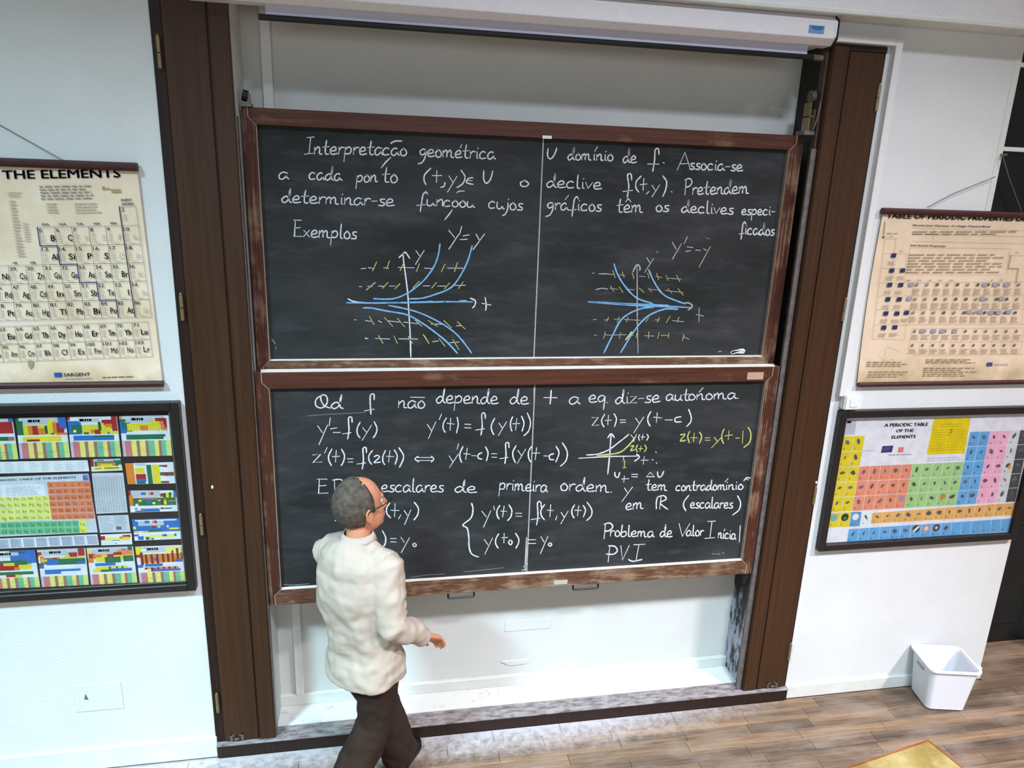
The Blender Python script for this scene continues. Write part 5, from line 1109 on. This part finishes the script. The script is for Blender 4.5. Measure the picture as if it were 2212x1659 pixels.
# collar
mb = MB(); ring = []
for i in range(25):
    a_ = math.radians(-60+300*i/24)-math.pi/2+math.radians(-30)
for i in range(25):
    a_ = math.pi/2+math.radians(22)+math.radians(316)*i/24
    ring.append(a_)
vs = []
for a_ in ring:
    o_ = R2*math.cos(a_)+F2*math.sin(a_)
    vs += [nck+o_*.066+V((0, 0, .045)), nck+o_*.088+V((0, 0, .0)), nck+o_*.084+V((0, 0, .0)), nck+o_*.062+V((0, 0, .040))]
fs = []
for i in range(24):
    for q_ in range(4): fs.append((4*i+q_, 4*i+(q_+1) % 4, 4*(i+1)+(q_+1) % 4, 4*(i+1)+q_))
fs += [(3, 2, 1, 0), (96, 97, 98, 99)]
mb.add(vs, fs).build('collar', M['shirt'], person, smooth=True)
# --- trousers
mb = MB()
loft(mb, [(hip-V((0, 0, .13)), R2, F2, .155, .118), (hip-V((0, 0, .06)), R2, F2, .160, .122), (hip+V((0, 0, .04)), R2, F2, .148, .115)], 24)
for H_, K_, A_2 in ((RH, RK, RA), (LH, LK, LA)):
    mb.tube([H_+V((0, 0, .03)), H_-V((0, 0, .05)), H_.lerp(K_, .5), K_, K_.lerp(A_2, .5), A_2+V((0, 0, -.02))], [.080, .088, .098, .095, .095, .100], 18)
remesh(mb, 'trousers', M['trouser'], person, .0085, 3, None, .02)
# --- shoes
def shoe(an, d, pitch=0.0):
    d = V((d[0], d[1], 0)).normalized(); s2 = d.cross(UPV); c_ = V((an.x, an.y, 0)); lift = max(0, an.z-.10)
    def T(x, y, z):
        zz = z + (lift*max(0, (.14-x)/.19) if lift else 0); return c_+d*x+s2*y+UPV*zz
    mb = MB(); secs = [(-.075, .028, .060), (-.05, .036, .082), (0, .038, .088), (.06, .041, .072), (.12, .047, .058), (.165, .042, .048), (.195, .024, .034)]
    vs = []; n_ = 14
    for x, hw, h in secs:
        for k_ in range(n_):
            t_ = 2*math.pi*k_/n_; vs.append(T(x, hw*math.cos(t_), .018+(h-.018)*(.5+.5*math.sin(t_))))
    fs = [(i*n_+k_, i*n_+(k_+1) % n_, (i+1)*n_+(k_+1) % n_, (i+1)*n_+k_) for i in range(len(secs)-1) for k_ in range(n_)]+[tuple(range(n_-1, -1, -1)), tuple((len(secs)-1)*n_+k_ for k_ in range(n_))]
    mb.add(vs, fs); o = mb.build('shoe', M['shoe'], person, smooth=True)
    mb = MB(); vs = []
    for x, hw, h in secs: vs += [T(x, hw+.003, 0), T(x, -hw-.003, 0), T(x, -hw-.003, .022), T(x, hw+.003, .022)]
    fs = [(4*i+q_, 4*i+(q_+1) % 4, 4*(i+1)+(q_+1) % 4, 4*(i+1)+q_) for i in range(len(secs)-1) for q_ in range(4)]+[(3, 2, 1, 0), (24, 25, 26, 27)]
    mb.add(vs, fs).build('sole', M['black'], o)
shoe(LA, (.35, .60)); shoe(RA, (.62, .785))
# --- hair: short cap over the back and sides, forehead bare
mb = MB(); nU, nV = 40, 26; vs = []; idx = {}
for i in range(nV+1):
    th = math.pi*i/nV
    for k_ in range(nU):
        ph = 2*math.pi*k_/nU; x = math.cos(ph)*math.sin(th); y = math.sin(ph)*math.sin(th); z = math.cos(th)
        rr_ = 1.0+.012*math.sin(ph*17+th*9)
        vs.append((hd-hf*.012+hu*.02+hf*.111*x*rr_+hr*.087*y*rr_+hu*.113*z*rr_, x, y, z))
def keep(x, y, z):
    if z < -.92: return False
    front = .42-.30*max(0, z) if abs(y) < .75 else .30
    if z > .45 and x > .10 and abs(y) < .55: return False
    if x > front: return False
    if x > -.12 and z < -.28: return False
    if z < -.75: return False
    return True
for i in range(nV):
    for k_ in range(nU):
        q_ = [i*nU+k_, i*nU+(k_+1) % nU, (i+1)*nU+(k_+1) % nU, (i+1)*nU+k_]
        c_ = [sum(vs[a_][m_] for a_ in q_)/4 for m_ in (1, 2, 3)]
        if keep(*c_): idx[tuple(q_)] = 1
kk = len(vs); cen = hd-hf*.012+hu*.02
mb.v = [v[0]-person.location*0 for v in vs]+[cen+(v[0]-cen)*.86 for v in vs]
cnt = {}
for q_ in idx:
    for a_, b_ in zip(q_, q_[1:]+q_[:1]): cnt[(a_, b_)] = 1
for q_ in idx:
    mb.f.append(q_); mb.f.append(tuple(a_+kk for a_ in reversed(q_)))
for (a_, b_) in cnt:
    if (b_, a_) not in cnt: mb.f.append((b_, a_, a_+kk, b_+kk))
o = mb.build('hair', M['hair'], person, smooth=True)
# --- eyes and glasses
for s_ in (1, -1):
    e = MB().ell(hd+hf*.074+hr*.031*s_+hu*.004, hf*.012, hr*.013, hu*.010, 12, 8).build('eye', M['eye'], person, smooth=True)
    MB().ell(hd+hf*.0845+hr*.031*s_+hu*.004, hf*.0035, hr*.0055, hu*.0055, 10, 6).build('iris', M['black'], e, smooth=True)
gl = MB()
for s_ in (1, -1):
    gc = hd+hf*.112+hr*.034*s_+hu*.002
    gl.tube([gc+hr*.025*math.cos(a_)+hu*.018*math.sin(a_) for a_ in [2*math.pi*i/16 for i in range(17)]], .0018, 6, False)
    gl.tube([gc+hr*.025*s_+hu*.006, hd+hf*.06+hr*.087*s_+hu*.010, hd-hf*.000+hr*.090*s_+hu*.010, hd-hf*.03+hr*.086*s_-hu*.010], .0024, 6)
gl.tube([hd+hf*.114+hr*.009+hu*.006, hd+hf*.116+hu*.009, hd+hf*.114-hr*.009+hu*.006], .0018, 6)
gl.build('glasses', M['black'], person, smooth=True)
MB().tube([hip-V((0, 0, .155))+R2*.15*math.cos(a_)*1.0+F2*.118*math.sin(a_) for a_ in [2*math.pi*i/20 for i in range(21)]], .006, 6, False).build('belt', M['shoe'], person)
